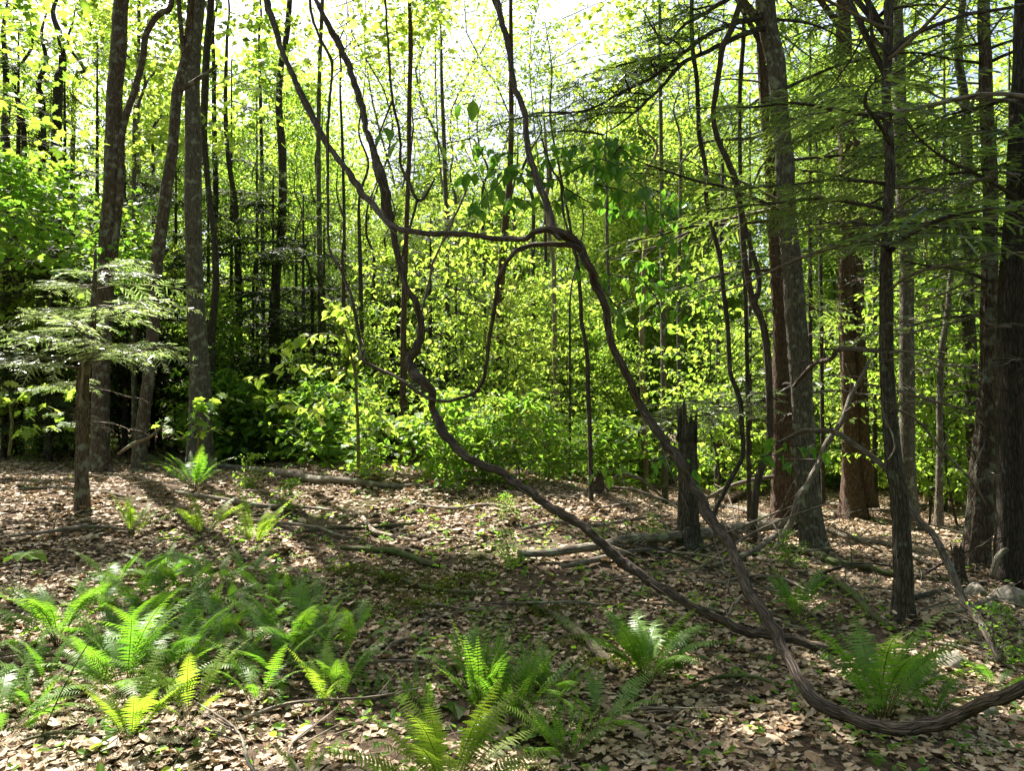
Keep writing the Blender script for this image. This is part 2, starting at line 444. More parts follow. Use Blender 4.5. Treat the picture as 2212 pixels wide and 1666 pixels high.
# ------------------------------------------------------------------ hemlock boughs
def needles(mb, A, Bp, hw, rs, coarse, m=0):
    """flat two-ranked needle sprays: a serrated strip along every twig A-B, with some single needles at its edge"""
    for a, b in zip(A, Bp):
        d = b - a; l = np.linalg.norm(d)
        if l < .02: continue
        d /= l
        nrm = np.array([0, 0, 1.0]) + rs.randn(3) * .35
        w_ = np.cross(nrm, d); w_ /= np.linalg.norm(w_) + 1e-9
        k = int(np.clip(l / (.011 * coarse), 5, 16))
        t = np.linspace(0, 1, k)
        h = hw * (np.where(np.arange(k) % 2 == 0, .55, 1.25)) * (1 - .75 * t ** 3) * (.85 + .3 * rs.rand(k))
        h[0] *= .3
        sag = -.10 * l * t ** 2
        c = a[None] + d[None] * (l * t)[:, None] + np.array([0, 0, 1.0])[None] * sag[:, None]
        j = np.arange(k - 1)
        mb.add(np.concatenate([c - w_ * h[:, None], c + w_ * h[:, None]]), None, np.stack([j, j + 1, k + j + 1, k + j], 1), m)

def make_bough(name, L, seed, nm, bm, coarse=1.0, dens=1.0, bare=0.0):
    """a drooping flat hemlock bough growing along +X"""
    rs = np.random.RandomState(seed)
    mb = MB()
    n = 7
    s = np.linspace(0, 1, n)
    ax = np.stack([s * L, 0.10 * L * np.sin(s * 3 + rs.rand() * 6) * s, 0.10 * L * s - 0.22 * L * s ** 2 + 0.02 * L * rs.randn(n) * s], 1)
    C, r = tube(mb, ax, np.linspace(0.010 * L + .002, 0.002, n), 4, 14, rs=rs, m=1, wob=.6)
    ns = int(L / 0.075 * dens)
    A = []; Bq = []
    for k in range(ns):
        t = 0.12 + 0.88 * (k + rs.rand() * .6) / ns
        p = np.array([np.interp(t, np.linspace(0, 1, len(C)), C[:, q]) for q in range(3)])
        sg = 1 if k % 2 else -1
        l = (0.46 * L * (1 - t) ** 0.7 * (0.35 + 0.65 * min(1, t / .25)) + 0.06) * (.55 + .6 * rs.rand())
        ang = R(52 + 14 * rs.randn()) * sg
        d = np.array([math.cos(ang), math.sin(ang), -0.06 + 0.10 * rs.randn()])
        e = p + d * l + np.array([0, 0, -0.18 * l])
        midp = p + d * l * .5 + np.array([0, 0, 0.02 * l])
        tube(mb, [p, midp, e], [.0035, .0025, .0012], 3, 5, rs=rs, m=1, wob=.5)
        if rs.rand() < bare: continue
        nsub = max(3, int(l / (0.024 * coarse)))
        for j in range(nsub):
            tt = (j + .5) / nsub
            b0 = (p * (1 - tt) ** 2 + 2 * midp * tt * (1 - tt) + e * tt ** 2)
            s2 = 1 if j % 2 else -1
            a2 = ang + s2 * R(48 + 10 * rs.randn())
            l2 = (0.34 * l * (1 - tt) + 0.045) * (.55 + .6 * rs.rand())
            A.append(b0); Bq.append(b0 + np.array([math.cos(a2), math.sin(a2), -0.14 + .08 * rs.randn()]) * l2)
        A.append(midp); Bq.append(e)
    if A:
        needles(mb, np.array(A), np.array(Bq), .0075 * coarse, rs, coarse)
    return mb.mesh(name, [nm, bm])

BOUGH = [make_bough('bough_mesh', 1.5, 30 + k, M['needle'], M['dark'], 1.2, .7) for k in range(3)]
BOUGHFAR = [make_bough('far_bough_mesh', 1.5, 40 + k, M['needle'], M['dark'], 2.0, .65) for k in range(3)]
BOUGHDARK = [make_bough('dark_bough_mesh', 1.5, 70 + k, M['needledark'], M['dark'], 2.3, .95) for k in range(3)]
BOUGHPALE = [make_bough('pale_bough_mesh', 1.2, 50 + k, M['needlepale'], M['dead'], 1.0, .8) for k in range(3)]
BARE = [make_bough('bare_bough_mesh', 1.5, 60 + k, M['needle'], M['dead'], 1.5, .55, .93) for k in range(3)]

BR = np.random.RandomState(3)
def bough(me, parent, p, az, dip, sc, name='bough', roll=0.0, free=False):
    if not free:
        o3 = np.array(parent.location if parent.parent is None else parent.parent.location) + np.asarray(p)
        q = o3[None] + np.array([math.cos(az), math.sin(az), -math.tan(dip) * .8])[None] * (1.3 * sc) * np.array([[.35], [.6], [.85]])
        if not shaded(q).all() and BR.rand() < .8: return None
    o = put(name, me, parent, p)
    o.rotation_euler = (roll, dip, az)
    o.scale = (sc, sc, sc)
    return o

# ------------------------------------------------------------------ traced trees
def along(trace, Y, extra=None, lean=0.0):
    """trunk line from a pixel trace (u, v, width) listed top to bottom; returns base-to-top points and radii"""
    tr = trace[::-1]
    P = np.array([at(u, v, Y) for u, v, w_ in tr]); r = np.array([w_ / 2 * Y / F for u, v, w_ in tr])
    if lean: P[:, 1] += lean * (P[:, 2] - P[0, 2]); 
    if extra:
        top = max(extra, P[-1, 2] + 2.5)
        d = P[-1] - P[max(0, len(P) - 3)]; d /= max(d[2], 1e-3)
        d[:2] *= .5
        zs = np.linspace(P[-1, 2], top, 5)[1:]
        r0 = r[-1]
        ex = np.array([P[-1] + d * (z - P[-1, 2]) + np.array([RS.randn() * .1, RS.randn() * .1, 0]) for z in zs])
        P = np.vstack([P, ex]); r = np.concatenate([r, r0 * np.array([.85, .68, .48, .2])])
    return P, r

CANOPY_N = [0]
def high_crown(root, org, c, ax, n, size=.152):
    """leaves of a tall crown, in clumps, left out where the photo shows sun on the ground"""
    rs = np.random.RandomState(900 + CANOPY_N[0]); CANOPY_N[0] += 1
    k = n // 45
    q = rs.randn(k, 3); q /= np.linalg.norm(q, axis=1)[:, None]; q *= rs.rand(k, 1) ** .38
    cen = np.asarray(c) + q * np.asarray(ax)
    P = np.repeat(cen, 45, 0) + rs.randn(k * 45, 3) * np.array([.55, .55, .2])
    P = P[shaded(P, None, 1.15)]
    elev = (P[:, 2] - 1.55) / np.maximum(np.hypot(P[:, 0], P[:, 1]), .1)
    mb = MB(); leaves(mb, tpl_diamond(.32), P, size, rs=rs)
    mb.build('crown', M['canopy'], root, org)

def tree(name, label, cat, trace, bark, Y=None, top=15.0, crown=None, sides=16, ridges=.035, flare=(.2, .75), extra_stems=(), group=None, far=60, lean=0.0):
    u, v, w_ = trace[-1]
    if Y is None:
        g = ground(u, v, far); Y = g[1]
    P, r = along(trace, Y, top, lean)
    # carry the foot of the trunk down to the soil
    gz = float(H(P[0, 0], P[0, 1]))
    if P[0, 2] > gz - .05:
        foot = P[0].copy(); foot[2] = gz - .12
        if P[0, 2] - gz < .1: P[0] = foot
        else: P = np.vstack([foot, P]); r = np.concatenate([[r[0] * 1.1], r])
    org = np.array([P[0, 0], P[0, 1], gz])
    root = thing(name, org, label, cat, group)
    mb = MB()
    tube(mb, P, r, sides, None, .06, ridges, flare=flare)
    mb.build('trunk', M[bark], root, org)
    for stem_trace, nm in extra_stems:
        Ps, rr = along(stem_trace, Y - .02, None)
        mb = MB(); tube(mb, Ps, rr, max(8, sides // 2), None, .07, .03)
        mb.build(nm, M[bark], root, org)
    if crown:
        dx, dy, z, a, b, n = crown
        c = np.array([P[-1, 0] + dx, P[-1, 1] + dy, z])
        mb = MB(); rs = np.random.RandomState(int(abs(u) * 7 + v))
        for k in range(9):
            t = rs.uniform(.72, .98); kk = int(t * (len(P) - 1)); p0 = P[kk]
            q = rs.randn(3); q /= np.linalg.norm(q)
            e = c + q * np.array([a, a, b]) * .75
            if not shaded(p0[None] * np.array([[.6], [.35], [.1]]) + e[None] * np.array([[.4], [.65], [.9]])).all(): continue
            tube(mb, [p0, (p0 * .5 + e * .5) + np.array([0, 0, .4]), e], [r[kk] * .45 + .01, .03, .008], 5, 8, rs=rs)
        if mb.n: mb.build('limb', M[bark], root, org)
        high_crown(root, org, c, (a, a, b), n)
    return root, org, P, r

T = {}
T['t1'] = tree('maple_tree', 'reddish tree behind the pale hemlock sapling, with a pale bent second stem rising along it', 'tree',
     [(261, 0, 32), (257, 100, 33), (248, 200, 32), (245, 300, 35), (240, 400, 33), (233, 500, 33), (230, 589, 33), (222, 722, 34), (217, 822, 35), (217, 940, 36), (217, 992, 40)], 'redgrey', Y=12.5, top=17, crown=(1.0, -1, 15, 4.5, 3, 9500), sides=20,
     extra_stems=[([(372, -20, 11), (367, 18, 12), (347, 27, 13), (327, 50, 13), (313, 80, 14), (310, 117, 14), (303, 150, 14), (297, 173, 14), (285, 213, 14), (272, 250, 15), (263, 293, 15), (261, 340, 16), (258, 433, 16), (250, 520, 16), (240, 620, 15)], 'stem')])
T['t2'] = tree('forked_tree', 'tilted brown tree with a forked top, just left of the thick grey trunk', 'tree',
     [(412, 60, 14), (397, 133, 18), (383, 193, 24), (380, 213, 22), (373, 317, 22), (360, 400, 24), (350, 483, 24), (337, 589, 25), (330, 722, 25), (320, 822, 24), (311, 889, 25), (301, 985, 30)], 'redgrey', Y=12.0, top=13, crown=(1, 0, 13, 3.5, 2.5, 4500),
     extra_stems=[([(470, 140, 5), (443, 160, 9), (410, 182, 11), (384, 196, 13)], 'limb')])
T['t3'] = tree('grey_tree', 'thick grey lichened trunk left of centre, its foot in leafy shrubs', 'tree',
     [(424, 0, 34), (417, 100, 31), (415, 200, 30), (417, 300, 33), (417, 400, 34), (418, 500, 34), (420, 589, 34), (427, 722, 37), (433, 822, 42), (433, 905, 46), (433, 970, 54)], 'grey', Y=13.0, top=18, crown=(.5, -1, 16, 5, 3.5, 10500), sides=22, ridges=.05)
T['t3b'] = tree('slim_tree', 'slim dark tree leaning against the thick grey trunk from behind', 'tree',
     [(456, 0, 15), (447, 100, 15), (443, 200, 16), (441, 300, 14), (452, 420, 12), (464, 520, 12), (467, 589, 13), (463, 672, 15), (457, 722, 17), (455, 822, 19), (452, 950, 21)], 'dark', Y=14.2, top=14, crown=(0, 0, 13, 3, 2.5, 3500))
T['t4'] = tree('tall_tree', 'tall dark trunk standing alone between the thick grey trunk and the vines', 'tree',
     [(627, -10, 11), (623, 33, 12), (618, 83, 13), (607, 143, 13), (603, 233, 15), (610, 333, 18), (610, 433, 18), (605, 533, 18), (597, 589, 20), (593, 689, 24), (595, 789, 25), (593, 880, 26)], 'dark', Y=18, top=15, crown=(0, 0, 14, 3.5, 2.5, 3500))
T['t5'] = tree('slim_tree', 'slim trunk with a forked top between the grey trunk and the tall dark one', 'tree',
     [(489, 130, 7), (487, 233, 9), (492, 330, 10), (507, 433, 12), (513, 520, 14), (515, 589, 15), (517, 742, 15), (516, 860, 16)], 'dark', Y=17, top=12, crown=(0, 0, 12, 2.5, 2, 2500))
T['t6'] = tree('slim_tree', 'thin straight dark stem close behind the grey trunk', 'tree',
     [(460, 60, 7), (462, 167, 9), (463, 300, 11), (466, 417, 12), (463, 533, 12), (470, 700, 13), (472, 860, 14)], 'dark', Y=17.5, top=12, crown=(0, 0, 12, 2.5, 2, 2000))
for tr, lab in [([(12, 300, 18), (20, 533, 22), (22, 660, 22), (24, 900, 24)], 'dark trunk in deep shade at the far left edge'),
            ([(52, 330, 12), (47, 533, 14), (44, 680, 15), (44, 900, 15)], 'thin dark trunk second from the far left edge'),
            ([(92, 250, 14), (88, 589, 18), (86, 700, 18), (86, 900, 19)], 'dark trunk behind the top of the pale hemlock sapling'),
            ([(125, 200, 20), (118, 622, 25), (116, 760, 26), (115, 900, 28)], 'broad dark trunk nearest the red tree at its left')]:
    rt = tree('dark_tree', lab, 'tree', tr, 'dark', Y=16 + RS.rand() * 2, top=11, crown=None, sides=10)
T['c1'] = tree('centre_tree', 'reddish trunk in the middle, ringed by the hanging vine loop', 'tree',
     [(1104, -20, 8), (1104, 90, 9), (1104, 183, 10), (1104, 300, 12), (1101, 383, 14), (1096, 450, 15), (1086, 533, 17), (1084, 589, 17), (1081, 639, 17), (1079, 722, 17), (1074, 805, 16), (1069, 872, 17), (1062, 930, 18)], 'red', Y=15, top=13, crown=(0, 0, 13, 3, 2.5, 2200))
T['c0'] = tree('slim_tree', 'slim brown stem behind the crook of the thick black vine', 'tree',
     [(884, -20, 8), (887, 100, 10), (884, 233, 10), (884, 333, 10), (881, 417, 10), (877, 520, 11), (873, 632, 12), (871, 762, 13), (870, 900, 13)], 'red', Y=14, top=12, crown=(-.5, -2, 12, 3.2, 2.2, 5000))
T['c2'] = tree('slim_tree', 'thin forked grey stem against the sky right of the brown stem', 'tree',
     [(952, 60, 4), (954, 167, 7), (959, 300, 9), (961, 377, 9), (964, 450, 10), (966, 600, 10), (968, 900, 10)], 'grey', Y=17, top=9)
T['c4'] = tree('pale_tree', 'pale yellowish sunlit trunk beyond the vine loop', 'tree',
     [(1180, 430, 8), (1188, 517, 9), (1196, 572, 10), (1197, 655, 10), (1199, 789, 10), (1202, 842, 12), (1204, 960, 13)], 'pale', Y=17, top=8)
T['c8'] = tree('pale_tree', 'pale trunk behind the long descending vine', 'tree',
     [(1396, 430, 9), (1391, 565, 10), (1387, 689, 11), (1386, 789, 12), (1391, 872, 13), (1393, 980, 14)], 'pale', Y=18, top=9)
T['c6'] = tree('wavy_sapling', 'slender wavy sapling stem under the top of the arched vine', 'sapling',
     [(1230, 480, 6), (1240, 540, 8), (1247, 565, 8), (1254, 642, 9), (1256, 695, 9), (1267, 755, 9), (1271, 855, 10), (1274, 939, 10), (1276, 1022, 11), (1277, 1095, 12)], 'dark', top=4.3, sides=8, flare=(.06, .3))
T['r0'] = tree('hemlock_tree', 'dark red-barked hemlock trunk pressed close to the grey leaning trunk', 'tree',
     [(1642, -20, 18), (1646, 100, 20), (1650, 180, 21), (1656, 267, 23), (1665, 367, 25), (1671, 467, 26), (1675, 533, 26), (1678, 589, 27), (1685, 689, 29), (1688, 789, 34), (1691, 889, 42), (1693, 989, 45), (1693, 1072, 48), (1693, 1140, 54)], 'red', Y=11.2, top=15, crown=(-1, -1, 13, 3.5, 3, 4500), sides=24, ridges=.06)
T['r1'] = tree('grey_hemlock_tree', 'grey-brown trunk leaning a little, with the lichened pole propped against it', 'tree',
     [(1652, -20, 36), (1660, 67, 38), (1675, 133, 38), (1683, 233, 36), (1688, 283, 36), (1695, 367, 38), (1698, 467, 37), (1705, 533, 39), (1711, 589, 41), (1716, 689, 42), (1726, 789, 42), (1733, 889, 42), (1738, 989, 45), (1745, 1089, 47), (1755, 1160, 48), (1764, 1198, 54)], 'grey', Y=9.4, top=15, crown=(-1.5, 0, 13, 4, 3, 6000), sides=26, ridges=.05)
T['r2'] = tree('twin_hemlock_tree', 'broad twin-stemmed red hemlock with a wide root flare', 'tree',
     [(1821, -20, 27), (1822, 67, 29), (1828, 233, 35), (1830, 333, 36), (1829, 393, 36), (1828, 480, 34), (1828, 589, 32), (1829, 722, 31), (1833, 800, 32), (1838, 889, 34), (1840, 989, 38), (1842, 1040, 42), (1844, 1092, 52)], 'red', Y=15, top=17, crown=(-1, 0, 15, 4, 3, 4500), sides=24, ridges=.06, flare=(.3, .6),
     extra_stems=[([(1851, 305, 15), (1850, 393, 17), (1851, 480, 20), (1853, 589, 24), (1857, 722, 24), (1862, 889, 26), (1866, 989, 30), (1869, 1050, 34), (1873, 1096, 48)], 'stem')])
T['r3'] = tree('young_hemlock_tree', 'dark mossy-barked young trunk standing nearest, crossing the propped branches', 'tree',
     [(1921, -20, 18), (1919, 83, 18), (1915, 167, 18), (1916, 233, 18), (1920, 300, 20), (1923, 383, 21), (1918, 467, 21), (1915, 533, 22), (1915, 589, 25), (1915, 689, 27), (1916, 789, 28), (1921, 889, 30), (1930, 989, 33), (1941, 1072, 35), (1948, 1144, 36), (1951, 1244, 37), (1952, 1327, 40), (1953, 1348, 46)], 'dark', top=8.5, crown=(-1, 2, 8.5, 2.2, 1.6, 1800), sides=24, ridges=.06, flare=(.13, .9),
     extra_stems=[([(2260, -5, 5), (2175, 17, 7), (2091, 30, 8), (2041, 47, 9), (1988, 67, 10), (1948, 90, 11), (1921, 117, 12)], 'limb'), ([(1878, -10, 5), (1881, 33, 7), (1885, 77, 8), (1905, 100, 9), (1921, 122, 10)], 'limb')])
T['r4'] = tree('straight_tree', 'straight smooth brown trunk right behind the young dark trunk', 'tree',
     [(1936, -20, 24), (1940, 130, 26), (1945, 283, 27), (1948, 367, 28), (1951, 467, 26), (1956, 533, 27), (1958, 589, 28), (1958, 722, 29), (1960, 855, 30), (1960, 955, 30), (1963, 1055, 31), (1969, 1135, 35)], 'grey', Y=12, top=15, crown=(-1, 0, 13, 3, 2.5, 3000), sides=20)
T['r5'] = tree('slim_tree', 'slim pale-footed stem between the straight brown trunk and the twin trunks at the edge', 'tree',
     [(2085, 330, 8), (2068, 470, 9), (2055, 589, 11), (2045, 689, 13), (2035, 755, 13), (2030, 855, 13), (2030, 955, 13), (2028, 1072, 15), (2025, 1145, 18)], 'grey', Y=12.5, top=9, crown=None)
T['r6'] = tree('rough_tree', 'rough shaggy trunk with dead side branches, second from the far right edge', 'tree',
     [(2126, -20, 22), (2128, 117, 24), (2131, 233, 26), (2136, 333, 28), (2140, 433, 28), (2138, 533, 29), (2138, 589, 31), (2136, 689, 32), (2135, 789, 34), (2131, 889, 38), (2125, 989, 46), (2121, 1089, 52), (2108, 1211, 48), (2104, 1245, 52)], 'redgrey', Y=8.6, top=13, crown=(-1, 1, 11, 2.5, 2, 2200), sides=26, ridges=.07)
T['r7'] = tree('old_hemlock_tree', 'massive dark trunk filling the far right edge', 'tree',
     [(2222, -20, 50), (2220, 167, 56), (2216, 333, 64), (2212, 500, 74), (2208, 622, 86), (2211, 822, 100), (2216, 1022, 112), (2222, 1180, 122), (2226, 1255, 134)], 'shade', Y=7.8, top=16, crown=(-1, 2, 14, 4, 3, 4500), sides=34, ridges=.06, flare=(.2, .2))
T['r8'] = tree('dark_tree', 'dark trunk half hidden behind the rough shaggy trunk', 'tree',
     [(2086, 240, 20), (2088, 450, 25), (2090, 605, 26), (2094, 722, 27), (2098, 855, 28), (2104, 955, 30), (2106, 1085, 34)], 'dark', Y=14, top=12, crown=None, sides=14)
T['s1'] = tree('wavy_sapling', 'wavy dark stem left of the forked wavy stem, its foot swept sideways', 'sapling',
     [(1495, -20, 9), (1496, 100, 10), (1505, 167, 10), (1508, 233, 10), (1511, 293, 11), (1525, 367, 10), (1526, 433, 10), (1541, 500, 10), (1556, 560, 10), (1563, 632, 10), (1571, 699, 10), (1575, 769, 10), (1578, 809, 10), (1591, 842, 11), (1600, 875, 11), (1603, 932, 10), (1605, 982, 10), (1585, 1025, 10), (1565, 1062, 10), (1541, 1115, 11)], 'dark', Y=9.2, top=7.5, sides=9, flare=(.05, .2))
T['s2'] = tree('forked_vine', 'wavy dark double stem that joins into one in front of the hemlock trunk', 'vine',
     [(1604, -20, 13), (1601, 0, 13), (1581, 60, 14), (1561, 100, 13), (1555, 140, 12), (1546, 200, 12), (1541, 250, 11), (1551, 300, 12), (1575, 353, 13), (1591, 400, 13), (1601, 467, 12), (1608, 555, 13), (1618, 615, 13), (1628, 655, 15), (1641, 682, 15), (1651, 715, 15), (1658, 769, 16), (1661, 830, 15), (1663, 900, 15), (1661, 972, 16), (1641, 1022, 15), (1630, 1089, 16), (1626, 1170, 18)], 'vine', Y=9.0, top=7, sides=12, ridges=.06, flare=(.05, .2),
     extra_stems=[([(1601, 440, 8), (1612, 500, 10), (1622, 535, 10), (1638, 589, 12), (1638, 629, 12), (1628, 658, 12)], 'stem')])
T['s4'] = tree('slim_tree', 'thin black stem dropping from the top into hemlock foliage', 'sapling',
     [(1608, -20, 9), (1606, 77, 10), (1600, 167, 10), (1598, 233, 9), (1600, 400, 9), (1612, 700, 9), (1618, 1080, 10)], 'dark', Y=10.5, top=8, sides=8)
for i_, (tr, bk, Yd) in enumerate([([(776, 430, 6), (778, 555, 9), (783, 800, 10), (787, 985, 11)], 'dark', 14.5), ([(808, 560, 6), (806, 655, 9), (806, 950, 9)], 'dark', 17),
     ([(846, 640, 6), (844, 772, 9), (843, 940, 10)], 'dark', 18), ([(742, 620, 7), (744, 855, 11), (749, 975, 12)], 'red', 15), ([(976, 480, 7), (975, 620, 10), (973, 960, 10)], 'grey', 21),
     ([(1151, 430, 8), (1151, 572, 9), (1154, 960, 10)], 'dark', 20), ([(1178, 480, 7), (1179, 600, 8), (1178, 960, 9)], 'dark', 21), ([(1232, 640, 4), (1231, 762, 5), (1231, 1030, 6)], 'dark', 13),
     ([(1110, 480, 8), (1112, 600, 9), (1114, 960, 9)], 'grey', 22), ([(672, 600, 6), (676, 760, 8), (680, 960, 9)], 'dark', 17), ([(690, 440, 8), (694, 700, 10), (696, 950, 11)], 'dark', 20), ([(548, 600, 6), (546, 780, 8), (546, 930, 8)], 'dark', 18),
     ([(640, 560, 6), (638, 780, 9), (636, 930, 9)], 'dark', 20), ([(1042, 420, 6), (1046, 600, 8), (1048, 960, 8)], 'dark', 19), ([(1310, 420, 7), (1316, 700, 8), (1318, 980, 9)], 'grey', 22),
     ([(1470, 380, 8), (1466, 700, 9), (1470, 1000, 9)], 'grey', 20), ([(1998, 420, 8), (1999, 640, 9), (2000, 1060, 10)], 'pale', 18), ([(2065, 600, 12), (2066, 680, 14), (2070, 1060, 15)], 'grey', 17), ([(1770, 420, 8), (1774, 700, 9), (1778, 1050, 10)], 'dark', 17),
     ([(1560, 420, 8), (1552, 700, 9), (1548, 1010, 10)], 'dark', 18), ([(330, 300, 7), (340, 600, 9), (345, 930, 10)], 'dark', 19), ([(160, 200, 9), (156, 600, 12), (150, 920, 13)], 'dark', 20), ([(560, 80, 6), (566, 400, 9), (570, 930, 10)], 'dark', 20), ([(735, 200, 5), (742, 400, 7), (748, 900, 9)], 'dark', 19)]):
    tree('background_sapling', 'thin bare stem standing among the leaves behind the vines', 'sapling', tr, bk, Y=Yd, top=4 + Yd * .18, sides=8, flare=None, ridges=0, group='thin bare stems behind the vines')

# ------------------------------------------------------------------ hemlock foliage on the trees at the right and overhead branches
def dress(key, n, zlo, zhi, meshes, sc=(1.0, 1.7), bias=None, seed=1, bare=.2):
    root, org, P, r = T[key]
    rs = np.random.RandomState(seed)
    for k in range(n):
        z = rs.uniform(zlo, zhi)
        p = np.array([np.interp(z, P[:, 2], P[:, q]) for q in range(3)])
        az = rs.rand() * 6.283 if bias is None else rs.choice(bias) + rs.randn() * .6
        s = rs.uniform(*sc) * (1.1 - .35 * (z - zlo) / (zhi - zlo))
        me = BARE[rs.randint(3)] if rs.rand() < bare else meshes[rs.randint(3)]
        bough(me, root, p - org, az, rs.uniform(-.25, .2), s, 'bough', rs.randn() * .15)
PI = math.pi
dress('r0', 24, 3.0, 8.5, BOUGH, (1.0, 1.9), None, 11, .25)
dress('r1', 20, 3.6, 8.0, BOUGH, (1.0, 1.8), (PI, PI * 1.1, PI * .8, PI / 2, 0), 12, .2)
dress('r2', 24, 4.0, 11.5, BOUGHFAR, (1.2, 2.4), None, 13, .25)
dress('r3', 17, 2.9, 5.8, BOUGH, (.7, 1.5), None, 14, .3)
dress('r4', 15, 3.9, 9.5, BOUGH, (1.0, 1.9), None, 15, .25)
dress('r6', 20, 2.6, 6.8, BOUGH, (.8, 1.6), (PI, PI * 1.3, 0, PI / 2, -PI / 2), 16, .4)
dress('r7', 12, 3.3, 6.6, BOUGH, (.9, 1.7), (PI, PI * 1.3, PI * .8), 17, .25)
dress('r8', 13, 3.6, 9.0, BOUGHFAR, (1.0, 1.9), None, 18, .3)

for key, n, zlo, zhi, sd in (('r1', 7, 1.6, 3.4, 51), ('r2', 9, 2.0, 5.0, 52), ('r3', 10, 1.3, 3.4, 53), ('r4', 8, 1.8, 4.0, 54), ('r6', 14, 1.0, 3.4, 55), ('r7', 12, .9, 3.2, 56), ('r0', 8, 1.6, 4.0, 57), ('r5', 6, 1.5, 4.0, 58)):
    dress(key, n, zlo, zhi, BARE, (.45, .95), (PI, PI * 1.25, 0, -PI / 2), sd, 1.0)

def limb_of(key, trace, Y0, Y1, sprays, seed, bark='dark', w0=10, name='limb', meshes=BOUGH, sc=(.5, .9)):
    """a long side limb traced from the trunk outwards with hemlock sprays along it"""
    root, org, P, r = T[key]
    rs = np.random.RandomState(seed)
    n = len(trace)
    Ys = np.linspace(Y0, Y1, n)
    Q = np.array([at(u, v, y) for (u, v), y in zip(trace, Ys)])
    rr = np.linspace(w0, 2.5, n) / 2 * np.mean(Ys) / F
    mb = MB(); C, _ = tube(mb, Q, rr, 8, None, .08, .03, wob=.4)
    lo = mb.build(name, M[bark], root, org); lo.location = (0, 0, 0)
    for k in range(sprays):
        t = rs.uniform(.3, 1) if k else 1.0
        i_ = min(int(t * (len(C) - 1)), len(C) - 2)
        d = C[i_ + 1] - C[i_]; az = math.atan2(d[1], d[0]) + rs.choice([-1, 1]) * rs.uniform(.4, 1.1) * (k > 0)
        bough(meshes[rs.randint(3)], lo, C[i_] - org, az, rs.uniform(-.1, .25), rs.uniform(*sc), 'bough', rs.randn() * .2)
limb_of('r1', [(1665, 25), (1615, 43), (1558, 60), (1508, 90), (1475, 112), (1421, 160), (1354, 193), (1287, 230), (1237, 243), (1180, 250)], 9.4, 8.2, 16, 21, w0=14)
limb_of('r1', [(1668, 55), (1615, 70), (1558, 97), (1475, 137), (1431, 183), (1387, 227), (1344, 263), (1300, 292)], 9.4, 8.4, 12, 22, w0=15)
limb_of('r1', [(1640, -40), (1568, 0), (1515, 32), (1475, 57), (1440, 95), (1410, 60), (1390, 20)], 9.3, 8.6, 6, 23, w0=12)
limb_of('r0', [(1660, 290), (1610, 300), (1555, 300), (1510, 312), (1480, 340), (1440, 400)], 11.2, 9.6, 6, 24, w0=9)
limb_of('r0', [(1690, 830), (1715, 832), (1661, 859), (1608, 879), (1560, 890), (1508, 899), (1440, 905)], 11.1, 9.4, 10, 25, w0=9, sc=(.4, .7))
limb_of('r0', [(1690, 870), (1640, 850), (1580, 880), (1530, 868)], 11, 9.8, 6, 251, w0=6, sc=(.4, .7))
limb_of('r3', [(1916, 420), (1870, 440), (1810, 432), (1770, 440)], 6.1, 6.5, 4, 26, w0=7, sc=(.3, .6))
limb_of('r3', [(1916, 245), (1885, 244), (1840, 265), (1790, 272), (1710, 255)], 6.1, 6.8, 5, 27, w0=7, sc=(.3, .6))
limb_of('r3', [(1915, 500), (1860, 482), (1790, 480), (1730, 460)], 6.1, 7.0, 4, 28, w0=6, sc=(.3, .5), meshes=BARE)
limb_of('r6', [(2118, 680), (2075, 692), (2008, 709), (1941, 725)], 8.6, 8.0, 3, 29, 'dead', 7, sc=(.3, .5), meshes=BARE)
limb_of('r6', [(2135, 620), (2090, 612), (2050, 630), (2000, 650)], 8.6, 8.2, 3, 30, 'dead', 7, sc=(.3, .5), meshes=BARE)
limb_of('r6', [(2130, 270), (2080, 280), (2020, 300), (1950, 330)], 8.6, 8.0, 4, 31, 'dead', 7, sc=(.4, .6))
limb_of('r6', [(2136, 380), (2080, 400), (2010, 410), (1950, 400)], 8.6, 8.0, 4, 32, 'dead', 6, sc=(.4, .6), meshes=BARE)
limb_of('r7', [(2185, 705), (2150, 704), (2120, 690), (2100, 660)], 7.6, 7.2, 2, 33, 'dead', 7, sc=(.2, .4), meshes=BARE)
limb_of('r7', [(2190, 440), (2140, 470), (2080, 476), (2010, 500)], 7.6, 7.2, 3, 34, 'dead', 7, sc=(.3, .5))

